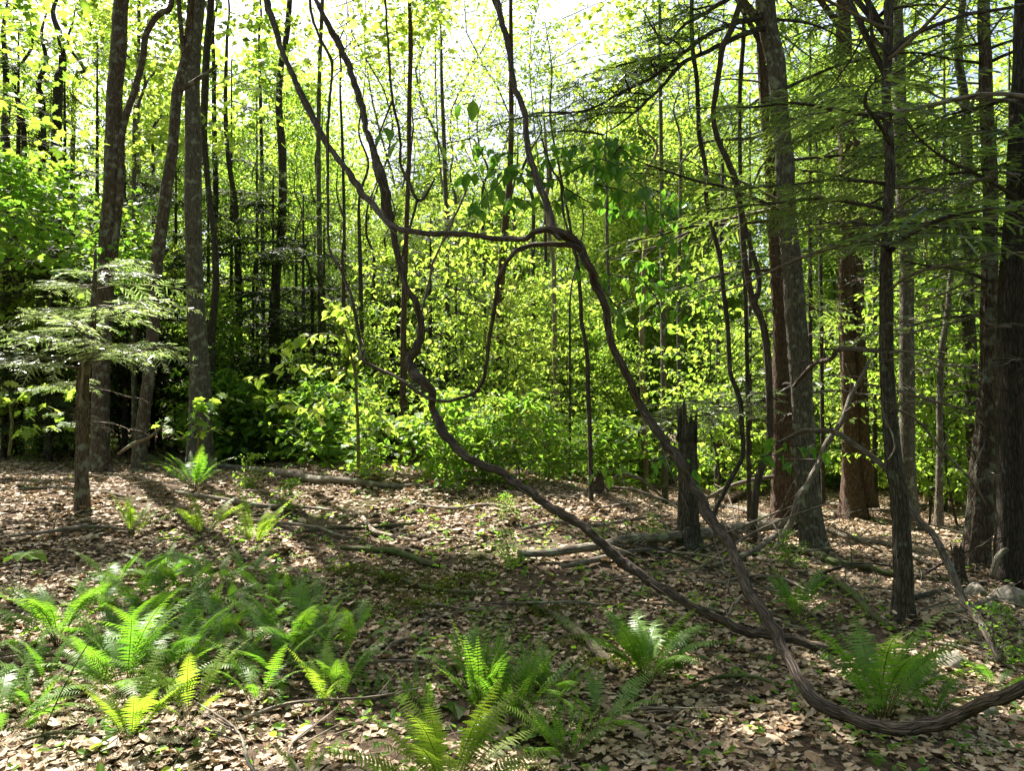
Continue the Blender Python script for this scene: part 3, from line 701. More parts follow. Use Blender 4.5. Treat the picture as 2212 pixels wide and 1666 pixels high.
# ------------------------------------------------------------------ the hanging grape vines
def line3(trace):
    """(u, v, depth, width) points"""
    P = np.array([at(u, v, y) for u, v, y, w_ in trace])
    return P, np.array([w_ / 2 * y / F for u, v, y, w_ in trace])
def vine(label, trace, bark='vine', sides=14, ridges=.09, name='grape_vine', cat='vine', extra=()):
    P, r = line3(trace); r = r * .9
    kr = np.random.RandomState(len(P) + 9); r = r * (1 + .13 * kr.randn(len(r))).clip(.8, 1.35); P = P + kr.randn(*P.shape) * np.array([.006, .02, .006])
    org = P[-1].copy(); org[2] = float(H(org[0], org[1]))
    root = thing(name, org, label, cat)
    mb = MB(); tube(mb, P, r, sides, int(len(P) * 9), .10, ridges, wob=.34); mb.build('stem', M[bark], root, org)
    # loose strips of shredding bark
    mb = MB(); rs = np.random.RandomState(len(P) * 3)
    C, rr = resample(P, r, 120)
    for k in range(26):
        mb = MB(); i_ = rs.randint(20, 112); d = C[i_ + 3] - C[i_]; q = rs.randn(3) * rr[i_]
        a = C[i_] + q * .8; b = C[i_ + 5] + q * rs.uniform(1.1, 2.6) + rs.randn(3) * .012
        tube(mb, [a, (a + b) / 2 + q * .3, b], [.0022, .003, .001], 3, 4, rs=rs)
        mb.build('bark_strip', M['dead'], root, org)
    for k in range(9):
        mb = MB(); i_ = rs.randint(15, 112); q = rs.randn(3); q /= np.linalg.norm(q); l = rs.uniform(.06, .22)
        a = C[i_] + q * rr[i_] * .7; e = a + q * l + np.array([0, 0, rs.uniform(-.12, .05)])
        tube(mb, [a, (a + e) / 2 + rs.randn(3) * .015, e], [.003, .002, .0008], 4, 6, rs=rs, wob=1.5); mb.build('rootlet', M[bark], root, org)
    for tr, nm in extra:
        P2, r2 = line3(tr); mb = MB(); tube(mb, P2, r2, 8, int(len(P2) * 6), .08, .05, wob=.12); mb.build(nm, M[bark], root, org)
    return root
vine('long dark vine that runs level, arches, then sweeps down past the fern',
     [(560, -60, 8.0, 14), (578, 0, 7.8, 15), (597, 73, 7.6, 15), (623, 143, 7.4, 15), (663, 227, 7.2, 15), (703, 307, 7.0, 15), (737, 353, 6.8, 15), (777, 410, 6.6, 15), (820, 463, 6.3, 16), (851, 490, 6.1, 14), (904, 503, 5.9, 12), (1004, 510, 5.7, 11), (1081, 512, 5.6, 11), (1131, 519, 5.5, 13), (1157, 503, 5.4, 13), (1187, 495, 5.4, 14), (1220, 507, 5.4, 17), (1251, 533, 5.5, 19),
      (1269, 565, 5.5, 18), (1287, 615, 5.6, 17), (1307, 665, 5.6, 17), (1322, 742, 5.6, 17), (1354, 809, 5.6, 18), (1391, 882, 5.6, 18), (1424, 935, 5.5, 19), (1475, 1002, 5.4, 19), (1500, 1050, 5.3, 20), (1528, 1110, 5.2, 21), (1571, 1174, 5.0, 22), (1608, 1247, 4.75, 22), (1641, 1314, 4.5, 23), (1681, 1377, 4.3, 24), (1715, 1437, 4.1, 26), (1733, 1488, 3.95, 28), (1775, 1527, 3.85, 28), (1841, 1554, 3.75, 26), (1925, 1576, 3.65, 28), (2008, 1572, 3.55, 28), (2091, 1541, 3.45, 28), (2158, 1507, 3.35, 28), (2240, 1462, 3.25, 28)], sides=18)
vine('vine hanging from the top middle down onto the arch of the long vine',
     [(1066, -60, 6.2, 14), (1074, 0, 6.1, 15), (1095, 100, 6.0, 15), (1110, 180, 5.9, 15), (1130, 247, 5.8, 15), (1142, 317, 5.7, 15), (1160, 390, 5.6, 15), (1184, 457, 5.5, 14), (1199, 505, 5.38, 13), (1208, 522, 5.36, 11)])
vine('thin vine loop arching off the long vine, hanging in a U and climbing up again',
     [(668, -40, 6.8, 7), (673, 17, 6.8, 7), (690, 77, 6.8, 7), (713, 127, 6.8, 7), (717, 167, 6.8, 7), (712, 213, 6.75, 7), (708, 307, 6.7, 6), (710, 430, 6.6, 6), (712, 530, 6.5, 5), (728, 575, 6.45, 6), (744, 602, 6.4, 6), (754, 629, 6.4, 7), (767, 672, 6.3, 7), (781, 739, 6.3, 7), (787, 779, 6.2, 8), (821, 799, 6.2, 8), (864, 822, 6.1, 8), (917, 857, 6.0, 8), (961, 868, 6.0, 8), (1011, 859, 5.9, 9), (1041, 835, 5.9, 9), (1054, 789, 5.8, 9), (1061, 722, 5.7, 9), (1071, 645, 5.6, 9), (1080, 599, 5.55, 10), (1097, 562, 5.5, 10), (1120, 543, 5.5, 11), (1150, 531, 5.5, 12), (1190, 525, 5.45, 13), (1232, 528, 5.45, 13), (1254, 540, 5.5, 12)], sides=10)
vine('thick black crooked vine running from the broken knot down to the ground before the stump',
     [(672, -40, 7.2, 12), (683, 0, 7.2, 13), (703, 43, 7.1, 14), (727, 80, 7.1, 14), (757, 160, 7.0, 14), (777, 217, 6.9, 14), (791, 277, 6.8, 15), (804, 330, 6.7, 16), (820, 378, 6.6, 22), (828, 400, 6.6, 24), (833, 450, 6.6, 20), (847, 500, 6.6, 17), (859, 556, 6.6, 17), (877, 612, 6.6, 17), (897, 655, 6.6, 17), (909, 709, 6.6, 18), (902, 749, 6.6, 19), (884, 768, 6.6, 20), (888, 795, 6.6, 20), (911, 822, 6.5, 21), (934, 849, 6.5, 23), (935, 885, 6.5, 20), (954, 925, 6.4, 20), (984, 965, 6.3, 20), (1027, 999, 6.2, 20), (1077, 1025, 6.1, 20), (1131, 1055, 6.0, 20), (1181, 1092, 5.9, 20), (1214, 1114, 5.8, 20), (1270, 1149, 5.7, 21), (1331, 1201, 5.6, 22), (1387, 1241, 5.5, 22), (1437, 1274, 5.4, 22), (1475, 1296, 5.3, 22), (1541, 1334, 5.2, 22), (1615, 1364, 5.15, 22), (1675, 1376, 5.1, 22), (1741, 1391, 5.08, 21), (1812, 1408, 5.05, 18)], sides=16)
vine('thin black vine with a hooked end hanging against the bright sky gap',
     [(830, -40, 6.9, 6), (834, 0, 6.9, 6), (837, 100, 6.8, 6), (847, 213, 6.8, 7), (861, 293, 6.8, 7), (866, 350, 6.8, 7), (884, 400, 6.7, 7), (901, 433, 6.7, 7), (921, 420, 6.7, 7), (939, 388, 6.7, 5)], sides=8, extra=[([(901, 433, 6.7, 6), (887, 487, 6.7, 5), (871, 540, 6.8, 5), (858, 610, 6.8, 4)], 'shoot'), ([(847, 217, 6.8, 5), (822, 283, 6.8, 4), (808, 323, 6.8, 3)], 'shoot')])
vine('thin slanting grey stick leaning among the vines left of the reddish trunk', [(1012, 405, 7.2, 4), (1004, 420, 7.2, 6), (967, 497, 7.1, 6), (937, 565, 7, 6), (924, 615, 7, 6), (900, 720, 6.9, 6)], 'dead', 8, .05, 'leaning_stick', 'stick')

# ------------------------------------------------------------------ fallen wood
def fallen(label, trace, bark='dead', name='fallen_branch', cat='branch', lift=.4, Ys=None, twigs=0, sides=12, seed=3, group=None):
    """wood lying on the leaf litter: (u, v, width); Ys gives depths when it hangs or leans"""
    if Ys is None:
        P = np.array([ground(u, v) for u, v, w_ in trace]); r = np.array([w_ * .62 * p[1] / F for (u, v, w_), p in zip(trace, P)])
        P[:, 2] += r * lift + .025
    else:
        if not isinstance(Ys, (list, tuple)): Ys = [Ys, Ys]
        yy = np.interp(np.linspace(0, 1, len(trace)), np.linspace(0, 1, len(Ys)), Ys)
        P = np.array([at(u, v, y) for (u, v, w_), y in zip(trace, yy)]); r = np.array([w_ / 2 * y / F for (u, v, w_), y in zip(trace, yy)])
    org = P.mean(0); org[2] = min(P[:, 2].min(), float(H(org[0], org[1])))
    rs = np.random.RandomState(seed + len(trace) + int(trace[0][0]))
    mb = MB(); C, rr = tube(mb, P, r, sides, max(len(P) * 5, 12), .1, .06, rs=rs, wob=.12)
    if not twigs:
        o = mb.build(name, M[bark], None, org); o.location = org
        return tag(o, label, cat, group)
    root = thing(name, org, label, cat, group)
    mb.build('wood', M[bark], root, org)
    for k in range(twigs):
        i_ = rs.randint(len(C) // 5, len(C)); q = rs.randn(3); q[2] = abs(q[2]) * .7; l = rs.uniform(.15, .55)
        e = C[i_] + q / np.linalg.norm(q) * l
        mb = MB(); tube(mb, [C[i_], C[i_] * .45 + e * .55 + rs.randn(3) * .03, e], [rr[i_] * .35 + .001, .004, .0015], 5, 7, rs=rs, wob=.5)
        mb.build('twig', M[bark], root, org)
    return root
fallen('long pale log lying across the rise before the leafy shrubs', [(455, 1018, 13), (533, 1023, 13), (617, 1033, 13), (667, 1046, 14), (737, 1047, 12), (804, 1055, 10), (871, 1059, 9), (905, 1056, 6)], 'dead', 'fallen_log', 'log', .7)
fallen('thin grey pole lying below the long pale log', [(380, 1070, 5), (387, 1072, 7), (467, 1085, 8), (567, 1102, 8), (667, 1104, 6), (720, 1110, 4)], 'dead', 'fallen_pole', 'branch', .6)
fallen('short mossy log behind the two red trunks', [(225, 962, 12), (280, 967, 13), (300, 992, 14), (327, 999, 13), (350, 1004, 10)], 'moss', 'fallen_log', 'log', .6)
fallen('pale log end beside the dark undergrowth at far left', [(70, 940, 10), (113, 952, 12), (140, 958, 10)], 'dead', 'fallen_log', 'log', .6)
fallen('upturned stick leaning against the tilted brown tree', [(255, 982, 6), (287, 959, 7), (323, 945, 6), (353, 915, 4)], 'dead', 'leaning_stick', 'stick', Ys=[9.6, 9.4])
fallen('long thin branch lying at the foot of the hemlock sapling', [(40, 1064, 4), (110, 1060, 5), (173, 1062, 5), (240, 1072, 5), (270, 1080, 3)], 'dead')
fallen('moss-topped branch in the middle of the clearing', [(737, 1195, 9), (804, 1199, 10), (847, 1202, 11), (881, 1214, 11), (917, 1227, 11), (948, 1236, 8)], 'moss', 'mossy_branch', 'branch', .8)
fallen('lichened branch lying in shade below the mossy one', [(764, 1241, 4), (837, 1257, 6), (871, 1266, 7), (937, 1284, 8), (987, 1291, 8), (1045, 1291, 6)], 'moss', 'mossy_branch', 'branch', .7)
fallen('long smooth fallen trunk resting on the stump behind the crossing vines', [(1118, 1216, 12), (1187, 1216, 14), (1237, 1211, 15), (1304, 1201, 16), (1354, 1189, 16), (1421, 1184, 17), (1475, 1181, 18), (1541, 1174, 19), (1625, 1164, 20), (1675, 1157, 19), (1735, 1152, 15)], 'dead', 'fallen_log', 'log', 1.6, twigs=5)
fallen('forked grey branch lying beneath the long smooth fallen trunk', [(1215, 1236, 8), (1287, 1221, 10), (1371, 1203, 9), (1440, 1196, 7)], 'dead', lift=.8, twigs=2)
fallen('dark rotten log between the leaning grey trunk and the young dark trunk', [(1665, 1188, 12), (1725, 1201, 14), (1775, 1214, 15), (1801, 1227, 14), (1858, 1237, 13), (1940, 1253, 12)], 'moss', 'fallen_log', 'log', .7)
fallen('crooked dark branch humped over the litter before the young dark trunk', [(1765, 1272, 10), (1775, 1266, 12), (1808, 1274, 13), (1835, 1291, 13), (1861, 1314, 12), (1881, 1341, 11), (1925, 1369, 9)], 'moss', 'crooked_branch', 'branch', .9)
fallen('short dark stick at the right of the young dark trunk', [(1975, 1306, 9), (2015, 1292, 9), (2050, 1284, 7)], 'dark', 'fallen_stick', 'stick', .8)
fallen('broken limb slanting up behind the stump to the red hemlock', [(1525, 1078, 8), (1575, 1052, 9), (1635, 1035, 9), (1680, 1030, 7)], 'dead', Ys=[11.0, 11.2])
fallen('thick reddish limb on the ground before the red hemlock', [(1570, 1092, 11), (1600, 1080, 12), (1640, 1064, 10)], 'red', lift=.8)
fallen('curved grey branch humped beside the slender wavy sapling', [(1312, 1070, 6), (1317, 1045, 7), (1344, 1025, 7), (1381, 1034, 7), (1417, 1062, 6), (1440, 1085, 4)], 'dead', 'curved_branch', 'branch', Ys=[10.5, 10.5])
fallen('thin bowed branch running from the wavy sapling to the stump', [(1284, 1056, 4), (1354, 1055, 6), (1404, 1069, 6), (1467, 1092, 5)], 'dead', Ys=[10.5, 9.5], twigs=3)
fallen('thin level branch lying just below the bowed one', [(1284, 1107, 4), (1354, 1096, 5), (1420, 1096, 5), (1470, 1102, 4)], 'dead', twigs=3)
fallen('stubby sunlit stick pointing at the mossy branch', [(782, 1128, 8), (795, 1145, 9), (808, 1160, 9), (850, 1168, 7), (890, 1176, 4)], 'dry', 'fallen_stick', 'stick', .8)
fallen('rotting moss-covered log sunk in the litter between the fern clumps', [(1130, 1302, 8), (1170, 1325, 15), (1215, 1352, 19), (1260, 1392, 21), (1300, 1430, 19), (1330, 1462, 10)], 'moss', 'rotten_log', 'log', .15)
fallen('small curved pale stick by the curling ferns', [(828, 1425, 5), (850, 1404, 6), (890, 1390, 6), (925, 1376, 4)], 'dry', 'fallen_stick', 'stick', .8)
fallen('pale twig standing in the litter beside the bright fern', [(1575, 1330, 7), (1585, 1308, 8), (1603, 1286, 6)], 'dry', 'fallen_stick', 'stick', Ys=[5.9, 6.0])
fallen('leaning pole covered in pale lichen, propped on the grey trunk', [(1646, 1243, 12), (1675, 1187, 13), (1708, 1130, 14), (1725, 1075, 14), (1741, 1052, 13), (1768, 1002, 13), (1788, 955, 12), (1821, 905, 11), (1838, 855, 10), (1861, 815, 8), (1880, 775, 6)], 'dead', 'leaning_pole', 'branch', Ys=[8.2, 8.7], twigs=4)
fallen('shaggy bowed dead branch arching over the hemlocks and down past the young trunk', [(1681, 957, 8), (1735, 932, 11), (1765, 930, 11), (1808, 935, 11), (1848, 962, 12), (1881, 985, 12), (1918, 1018, 12), (1950, 1068, 12), (1978, 1117, 13), (2015, 1154, 14), (2038, 1200, 15), (2058, 1240, 15), (2091, 1311, 15), (2125, 1361, 14), (2160, 1430, 11)], 'vine_grey', 'bowed_branch', 'branch', Ys=[7.6, 6.8, 6.0, 4.9], twigs=7, sides=14)
fallen('crooked dark dead branch kinked between the leaning pole and the red hemlock', [(1715, 834, 8), (1741, 805, 10), (1761, 785, 10), (1795, 775, 10), (1811, 755, 11), (1848, 754, 12), (1880, 757, 11), (1915, 760, 9)], 'vine', 'crooked_branch', 'branch', Ys=[9.2, 6.2], twigs=5)
fallen('slim dead branch reaching from the leaning pole toward the far trunks', [(1868, 829, 5), (1941, 845, 6), (2025, 869, 6), (2091, 889, 5), (2128, 922, 4)], 'dead', Ys=[7.0, 7.4], twigs=5)
fallen('slim drooping dead branch below the previous limb, beside the young trunk', [(1936, 884, 5), (1960, 895, 6), (1995, 922, 6), (2041, 979, 6), (2095, 1035, 5), (2130, 1090, 4)], 'dead', Ys=[6.5, 6.8], twigs=5)
fallen('thin dangling dead shoot curling beside the young dark trunk', [(1905, 870, 3), (1912, 905, 4), (1928, 940, 4), (1932, 970, 4), (1918, 995, 3)], 'dead', 'dangling_shoot', 'branch', Ys=[5.7, 5.6], sides=6)

for lab, tr, kw in [('grey branch lying across the litter left of the snag', [(1130, 1152, 5), (1200, 1140, 7), (1290, 1146, 7), (1380, 1130, 6), (1450, 1120, 4)], {}),
    ('lichened limb angled behind the snag toward the grey trunk', [(1500, 1120, 6), (1560, 1100, 8), (1640, 1120, 9), (1700, 1140, 8)], {}),
    ('knobbly dead limb below the leaning pole', [(1540, 1235, 7), (1600, 1215, 9), (1650, 1190, 10), (1690, 1150, 8)], {}),
    ('bare branch lying beside the sparse upright fern', [(1560, 1270, 5), (1620, 1258, 7), (1690, 1262, 7), (1745, 1290, 5)], {}),
    ('dark branch in the shade of the grey leaning trunk', [(1780, 1150, 7), (1850, 1175, 9), (1930, 1190, 8), (2010, 1230, 6)], {}),
    ('bleached stick on the sunny litter between the right trunks', [(1800, 1112, 4), (1860, 1120, 6), (1915, 1140, 5)], {}),
    ('gnarled branch with side twigs before the twin hemlock', [(1790, 1095, 5), (1850, 1105, 7), (1920, 1112, 7), (2000, 1098, 5)], {}),
    ('long stick lying above the rounded rock', [(1960, 1258, 5), (2030, 1262, 7), (2100, 1275, 6)], {}),
    ('pale root-like limb right of the rounded rock', [(2040, 1340, 6), (2100, 1325, 8), (2150, 1300, 9), (2190, 1270, 7)], {}),
    ('thin branch over the litter at the far right', [(2010, 1400, 4), (2080, 1412, 6), (2150, 1440, 6), (2215, 1470, 5)], {}),
    ('long straight stick in the sunny middle of the clearing', [(640, 1160, 4), (720, 1152, 6), (800, 1150, 6), (900, 1140, 5)], {}),
    ('slender branch lying left of the moss-topped one', [(520, 1130, 4), (600, 1140, 6), (680, 1150, 6), (750, 1172, 4)], {}),
    ('old branch half sunk in litter at the left of the clearing', [(20, 1170, 5), (110, 1160, 7), (200, 1150, 7), (290, 1155, 4)], {}),
    ('forked stick on the slope under the leafy shrubs', [(900, 1098, 4), (980, 1108, 6), (1060, 1100, 6), (1120, 1112, 4)], {}),
    ('thin dark stick crossing the shade before the mossy branches', [(860, 1330, 4), (930, 1318, 5), (1010, 1330, 5), (1080, 1322, 3)], {}),
    ('broken stick on the dry leaves near the bottom middle', [(1300, 1560, 4), (1390, 1545, 6), (1470, 1552, 5)], {}),
    ('curved stick on shaded leaves left of the sweeping vine', [(1490, 1500, 4), (1560, 1478, 6), (1640, 1480, 6), (1690, 1500, 4)], {}),
    ('stick lying on dry leaves at the lower left', [(40, 1620, 4), (130, 1600, 6), (220, 1608, 5)], {})]:
    fallen(lab, tr, ['dead', 'dry', 'dead', 'moss'][len(lab) % 4], twigs=2 + len(lab) % 3, lift=1.1, seed=len(lab))
tr_ = np.random.RandomState(8)
for k in range(22):                                    # the tangle of thin dead branches about the snag and the trunk feet
    u, v = (tr_.uniform(1380, 1800), tr_.uniform(1090, 1250)) if k < 14 else (tr_.uniform(1800, 2180), tr_.uniform(1090, 1330))
    g_ = ground(u, v); a = tr_.rand() * 6.283; l = tr_.uniform(.5, 1.5); up = tr_.uniform(.02, .55) * l
    e = g_ + np.array([math.cos(a) * l, math.sin(a) * l * .7, up]); e[2] = max(e[2], float(H(e[0], e[1])) + .03)
    root = thing('dead_branch', g_, 'thin dead branch propped in the tangle about the snag and right trunk bases', 'branch', 'dead branches tangled about the snag and trunk bases')
    mb = MB(); mid = (g_ + e) / 2 + np.array([0, 0, .05]) + tr_.randn(3) * .06
    C, r = tube(mb, [g_ - np.array([0, 0, .02]), mid, e], [.016, .011, .004], 7, 16, rs=tr_, wob=.5); mb.build('wood', M['dead' if k % 3 else 'dark'], root, g_)
    for q in range(4):
        mb = MB(); i_ = tr_.randint(4, 14); d = tr_.randn(3) * .16 + np.array([0, 0, .05]); tube(mb, [C[i_], C[i_] + d * .6 + tr_.randn(3) * .02, C[i_] + d * 1.3], [.006, .004, .001], 4, 6, rs=tr_, wob=.5); mb.build('twig', M['dead'], root, g_)
# stumps
def stump(label, u, v, Y, h, r, bark, seed, tilt=(0, 0), name='broken_stump'):
    rs = np.random.RandomState(seed)
    g_ = at(u, v, Y); org = np.array([g_[0], g_[1], float(H(g_[0], g_[1]))])
    root = thing(name, org, label, 'stump')
    n, sd = 26, 30
    th = np.linspace(0, 2 * PI, sd, endpoint=False)
    zs = np.linspace(-.08, 1, n)
    prof = r * (1 + .55 * np.exp(-np.maximum(zs, 0) * h / .12) - .15 * zs)
    f = 1 + .06 * np.sin(3 * th + 1)[None] + .05 * np.sin(7 * th + 2)[None] + .03 * rs.randn(n, sd)
    f = f + .12 * np.exp(-np.maximum(zs, 0) * h / .15)[:, None] * np.sin(5 * th + rs.rand() * 6)[None]
    topz = h * (.84 + .10 * np.sin(2 * th + rs.rand() * 6) + .07 * rs.randn(sd))
    V = np.zeros((n, sd, 3))
    z = zs[:, None] * topz[None]
    V[..., 0] = prof[:, None] * f * np.cos(th) + tilt[0] * z; V[..., 1] = prof[:, None] * f * np.sin(th) + tilt[1] * z; V[..., 2] = z
    inner = V[-1].copy(); inner[:, :2] = (inner[:, :2] - inner[:, :2].mean(0)) * .75 + inner[:, :2].mean(0)
    deep = inner.copy(); deep[:, 2] -= h * .25
    A = np.concatenate([V.reshape(-1, 3), inner, deep, [deep.mean(0)]])
    i_ = np.arange(n + 1)[:, None] * sd; j = np.arange(sd)[None]; j2 = (j + 1) % sd
    Q = np.stack([i_ + j, i_ + j2, i_ + sd + j2, i_ + sd + j], -1).reshape(-1, 4)
    jj = np.arange(sd); Tt = np.stack([np.full(sd, (n + 2) * sd), (n + 1) * sd + jj, (n + 1) * sd + (jj + 1) % sd], 1)
    mb = MB(); mb.add(A, Tt, Q, 0, False, A + 3); o = mb.build('trunk', M[bark], root)
    mb = MB()
    for k in range(9):
        a = rs.rand() * 6.28; rr = r * .85
        b = np.array([math.cos(a) * rr + tilt[0] * h * .8, math.sin(a) * rr + tilt[1] * h * .8, h * .74])
        tube(mb, [b, b + np.array([rs.randn() * .012, rs.randn() * .012, h * rs.uniform(.12, .3)])], [.018 * r / .1, .002], 5, 4, rs=rs, rough=.2)
    mb.build('splinter', M[bark], root)
    return root
stump('tall broken snag with a splintered top, crossed by the fallen trunk', 1488, 1240, 7.9, 1.42, .105, 'dark', 5)
stump('short leaning stub at the foot of the slender wavy sapling', 1292, 1097, 10.2, .3, .055, 'red', 6, (.12, 0), 'small_stump')
stump('little dark splintered stump before the rough shaggy trunk', 2071, 1248, 7.8, .42, .06, 'dark', 7, (0, 0), 'small_stump')
fallen('pale broken branch stub slanting before the massive trunk', [(2143, 1246, 12), (2152, 1216, 14), (2164, 1194, 12), (2176, 1186, 8)], 'dead', 'branch_stub', 'branch', Ys=[7.3, 7.3])

# rocks
def rock_mat():
    m, t, out = mat('mossy_rock')
    tc = t.nodes.new('ShaderNodeTexCoord'); n = t.nodes.new('ShaderNodeTexNoise'); n.inputs['Scale'].default_value = 9; n.inputs['Detail'].default_value = 6
    t.links.new(tc.outputs['Object'], n.inputs['Vector'])
    c = ramp(t, n.outputs[0], [(.35, (.09, .075, .055)), (.5, (.22, .19, .155)), (.6, (.07, .08, .025))])
    p = t.nodes.new('ShaderNodeBsdfPrincipled'); p.inputs['Roughness'].default_value = .9
    bp = t.nodes.new('ShaderNodeBump'); bp.inputs['Strength'].default_value = .7; bp.inputs['Distance'].default_value = .02
    t.links.new(n.outputs[0], bp.inputs['Height']); t.links.new(bp.outputs[0], p.inputs['Normal'])
    t.links.new(c, p.inputs['Base Color']); t.links.new(p.outputs[0], out.inputs[0])
    return m
ROCK = rock_mat()
def rock(label, u, v, wpx, hpx, seed):
    g_ = ground(u, v); s = g_[1] / F
    rs = np.random.RandomState(seed)
    n, sd = 12, 20
    ph = np.linspace(-.5, PI / 2, n)[:, None]; th = np.linspace(0, 2 * PI, sd, endpoint=False)[None]
    f = 1 + .12 * np.sin(2 * th + rs.rand() * 6) + .1 * np.sin(3 * th + 2 * ph + rs.rand() * 6) + .07 * np.sin(5 * th - 3 * ph + rs.rand() * 6) + .03 * rs.randn(n, sd)
    V = np.stack([np.cos(ph) * np.cos(th) * f * wpx / 2 * s, np.cos(ph) * np.sin(th) * f * wpx / 2.4 * s, np.sin(ph) * (f * .5 + .5) * hpx * s + 0 * th], -1).reshape(-1, 3)
    i_ = np.arange(n - 1)[:, None] * sd; j = np.arange(sd)[None]; j2 = (j + 1) % sd
    mb = MB(); mb.add(V, None, np.stack([i_ + j, i_ + j2, i_ + sd + j2, i_ + sd + j], -1).reshape(-1, 4), 0, True)
    o = mb.build('rock', ROCK); o.location = g_
    tag(o, label, 'rock')
rock('small rounded rock left of the mossy boulder', 2108, 1290, 40, 26, 1)
rock('pale lumpy rock just below the rounded one', 2128, 1318, 36, 18, 2)
rock('low mossy boulder in front of the massive trunk', 2185, 1305, 80, 34, 3)
rock('sunlit flat rock beside the large fern in the sweep of the vine', 2060, 1440, 70, 26, 4)
rock('greenish rock under the end of the sweeping vine', 2125, 1545, 60, 26, 5)

# ------------------------------------------------------------------ pale hemlock sapling at the left
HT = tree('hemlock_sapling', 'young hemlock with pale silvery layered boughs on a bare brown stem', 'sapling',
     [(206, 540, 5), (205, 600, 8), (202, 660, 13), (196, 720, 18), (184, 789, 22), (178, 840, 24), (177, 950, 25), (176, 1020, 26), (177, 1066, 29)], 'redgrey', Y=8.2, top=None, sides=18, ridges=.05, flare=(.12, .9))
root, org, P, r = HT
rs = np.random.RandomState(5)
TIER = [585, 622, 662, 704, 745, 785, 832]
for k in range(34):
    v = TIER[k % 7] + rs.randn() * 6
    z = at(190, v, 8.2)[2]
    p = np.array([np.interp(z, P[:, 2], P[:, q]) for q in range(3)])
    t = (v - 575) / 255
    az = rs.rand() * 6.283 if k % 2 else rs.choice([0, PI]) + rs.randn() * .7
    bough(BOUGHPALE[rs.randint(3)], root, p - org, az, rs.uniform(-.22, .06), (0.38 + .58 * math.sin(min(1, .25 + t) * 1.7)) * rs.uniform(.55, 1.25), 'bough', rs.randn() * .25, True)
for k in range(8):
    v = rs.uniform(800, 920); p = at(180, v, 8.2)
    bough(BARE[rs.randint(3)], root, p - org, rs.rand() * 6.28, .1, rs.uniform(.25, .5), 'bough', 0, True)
fallen('split dead spike standing beside the hemlock sapling stem', [(172, 880, 5), (176, 835, 6), (179, 795, 5), (181, 780, 2)], 'dry', 'leaning_stick', 'stick', Ys=[8.0, 8.0])

# ------------------------------------------------------------------ broadleaf saplings, shrubs and young trees
DIA, OVA, MAP = tpl_diamond(), tpl_ovate(), tpl_maple()

def plant_mesh(seed, h, crown_r, z0, nclump, per, size, tpl, lm, bm, trunk_r, layered=.12, droop=-.5, top_taper=.5):
    """a sapling: trunk with limbs, and a crown of leaves in flat tiers; returns [(part name, mesh)]"""
    rs = np.random.RandomState(seed)
    mb = MB()
    P = np.array([[0, 0, -.1]] + [[rs.randn() * .055 * h * t ** .7, rs.randn() * .055 * h * t ** .7, h * t] for t in (.2, .4, .6, .8, 1)])
    C, r = tube(mb, P, np.linspace(trunk_r, trunk_r * .15, 6), 7, 18, rs=rs)
    pts = []
    for k in range(nclump):
        t = z0 + (1 - z0) * rs.rand()
        b = np.array([np.interp(t, np.linspace(0, 1, len(C)), C[:, q]) for q in range(3)])
        a = rs.rand() * 6.283
        prof = math.sin(PI * min(1, (t - z0) / (1 - z0) * .85 + .12)) ** .6
        L = crown_r * prof * (.35 + .65 * rs.rand())
        e = b + np.array([math.cos(a) * L, math.sin(a) * L, L * rs.uniform(-.05, .45)])
        mid = (b + e) / 2 + np.array([0, 0, .08 * L])
        tube(mb, [b, mid, e], [trunk_r * .3 * (1 - t) + .004, .005, .002], 3, 5, rs=rs)
        tt = rs.rand(per) ** .7
        p = b * ((1 - tt) ** 2)[:, None] + mid * (2 * tt * (1 - tt))[:, None] + e * (tt ** 2)[:, None]
        p += rs.randn(per, 3) * np.array([.20, .20, layered * .35]) * max(.5, crown_r * .4)
        pts.append(p)
    tr = mb.mesh('sapling_trunk', M[bm])
    pts = np.concatenate(pts)
    mb = MB(); leaves(mb, tpl, pts, size, .3, (droop, .4), .45, rs=rs)
    return [('trunk', tr), ('crown', mb.mesh('sapling_crown', M[lm]))]

def place(parts, name, loc, rz, sc, label, cat, group=None, tilt=(0, 0)):
    r = thing(name, loc, label, cat, group, rz)
    r.rotation_euler = (tilt[0], tilt[1], rz)
    r.scale = (sc, sc, sc) if np.isscalar(sc) else sc
    for nm, me in parts: put(nm, me, r)
    return r

YOUNG = [plant_mesh(100 + k, 9, 2.3, .10, 170, 58, .095, DIA, 'leaf', 'grey', .042, .5, -.35) for k in range(4)]
SPARSE = [plant_mesh(120 + k, 10, 2.2, .3, 70, 17, .085, DIA, 'leaf', 'grey', .035, .5, -.3) for k in range(3)]
SAPL = [plant_mesh(140 + k, 4, 1.6, .1, 66, 27, .09, OVA, 'leaf', 'dark', .02, .10, -.45) for k in range(4)]
SHRUB = [plant_mesh(160 + k, 1.1, .75, .1, 30, 11, .085, OVA, 'leafmid', 'stem', .008, .3, -.35) for k in range(3)] + [plant_mesh(170 + k, .9, .6, .15, 22, 9, .10, MAP, 'leafmid', 'stem', .008, .15, -.2) for k in range(3)]

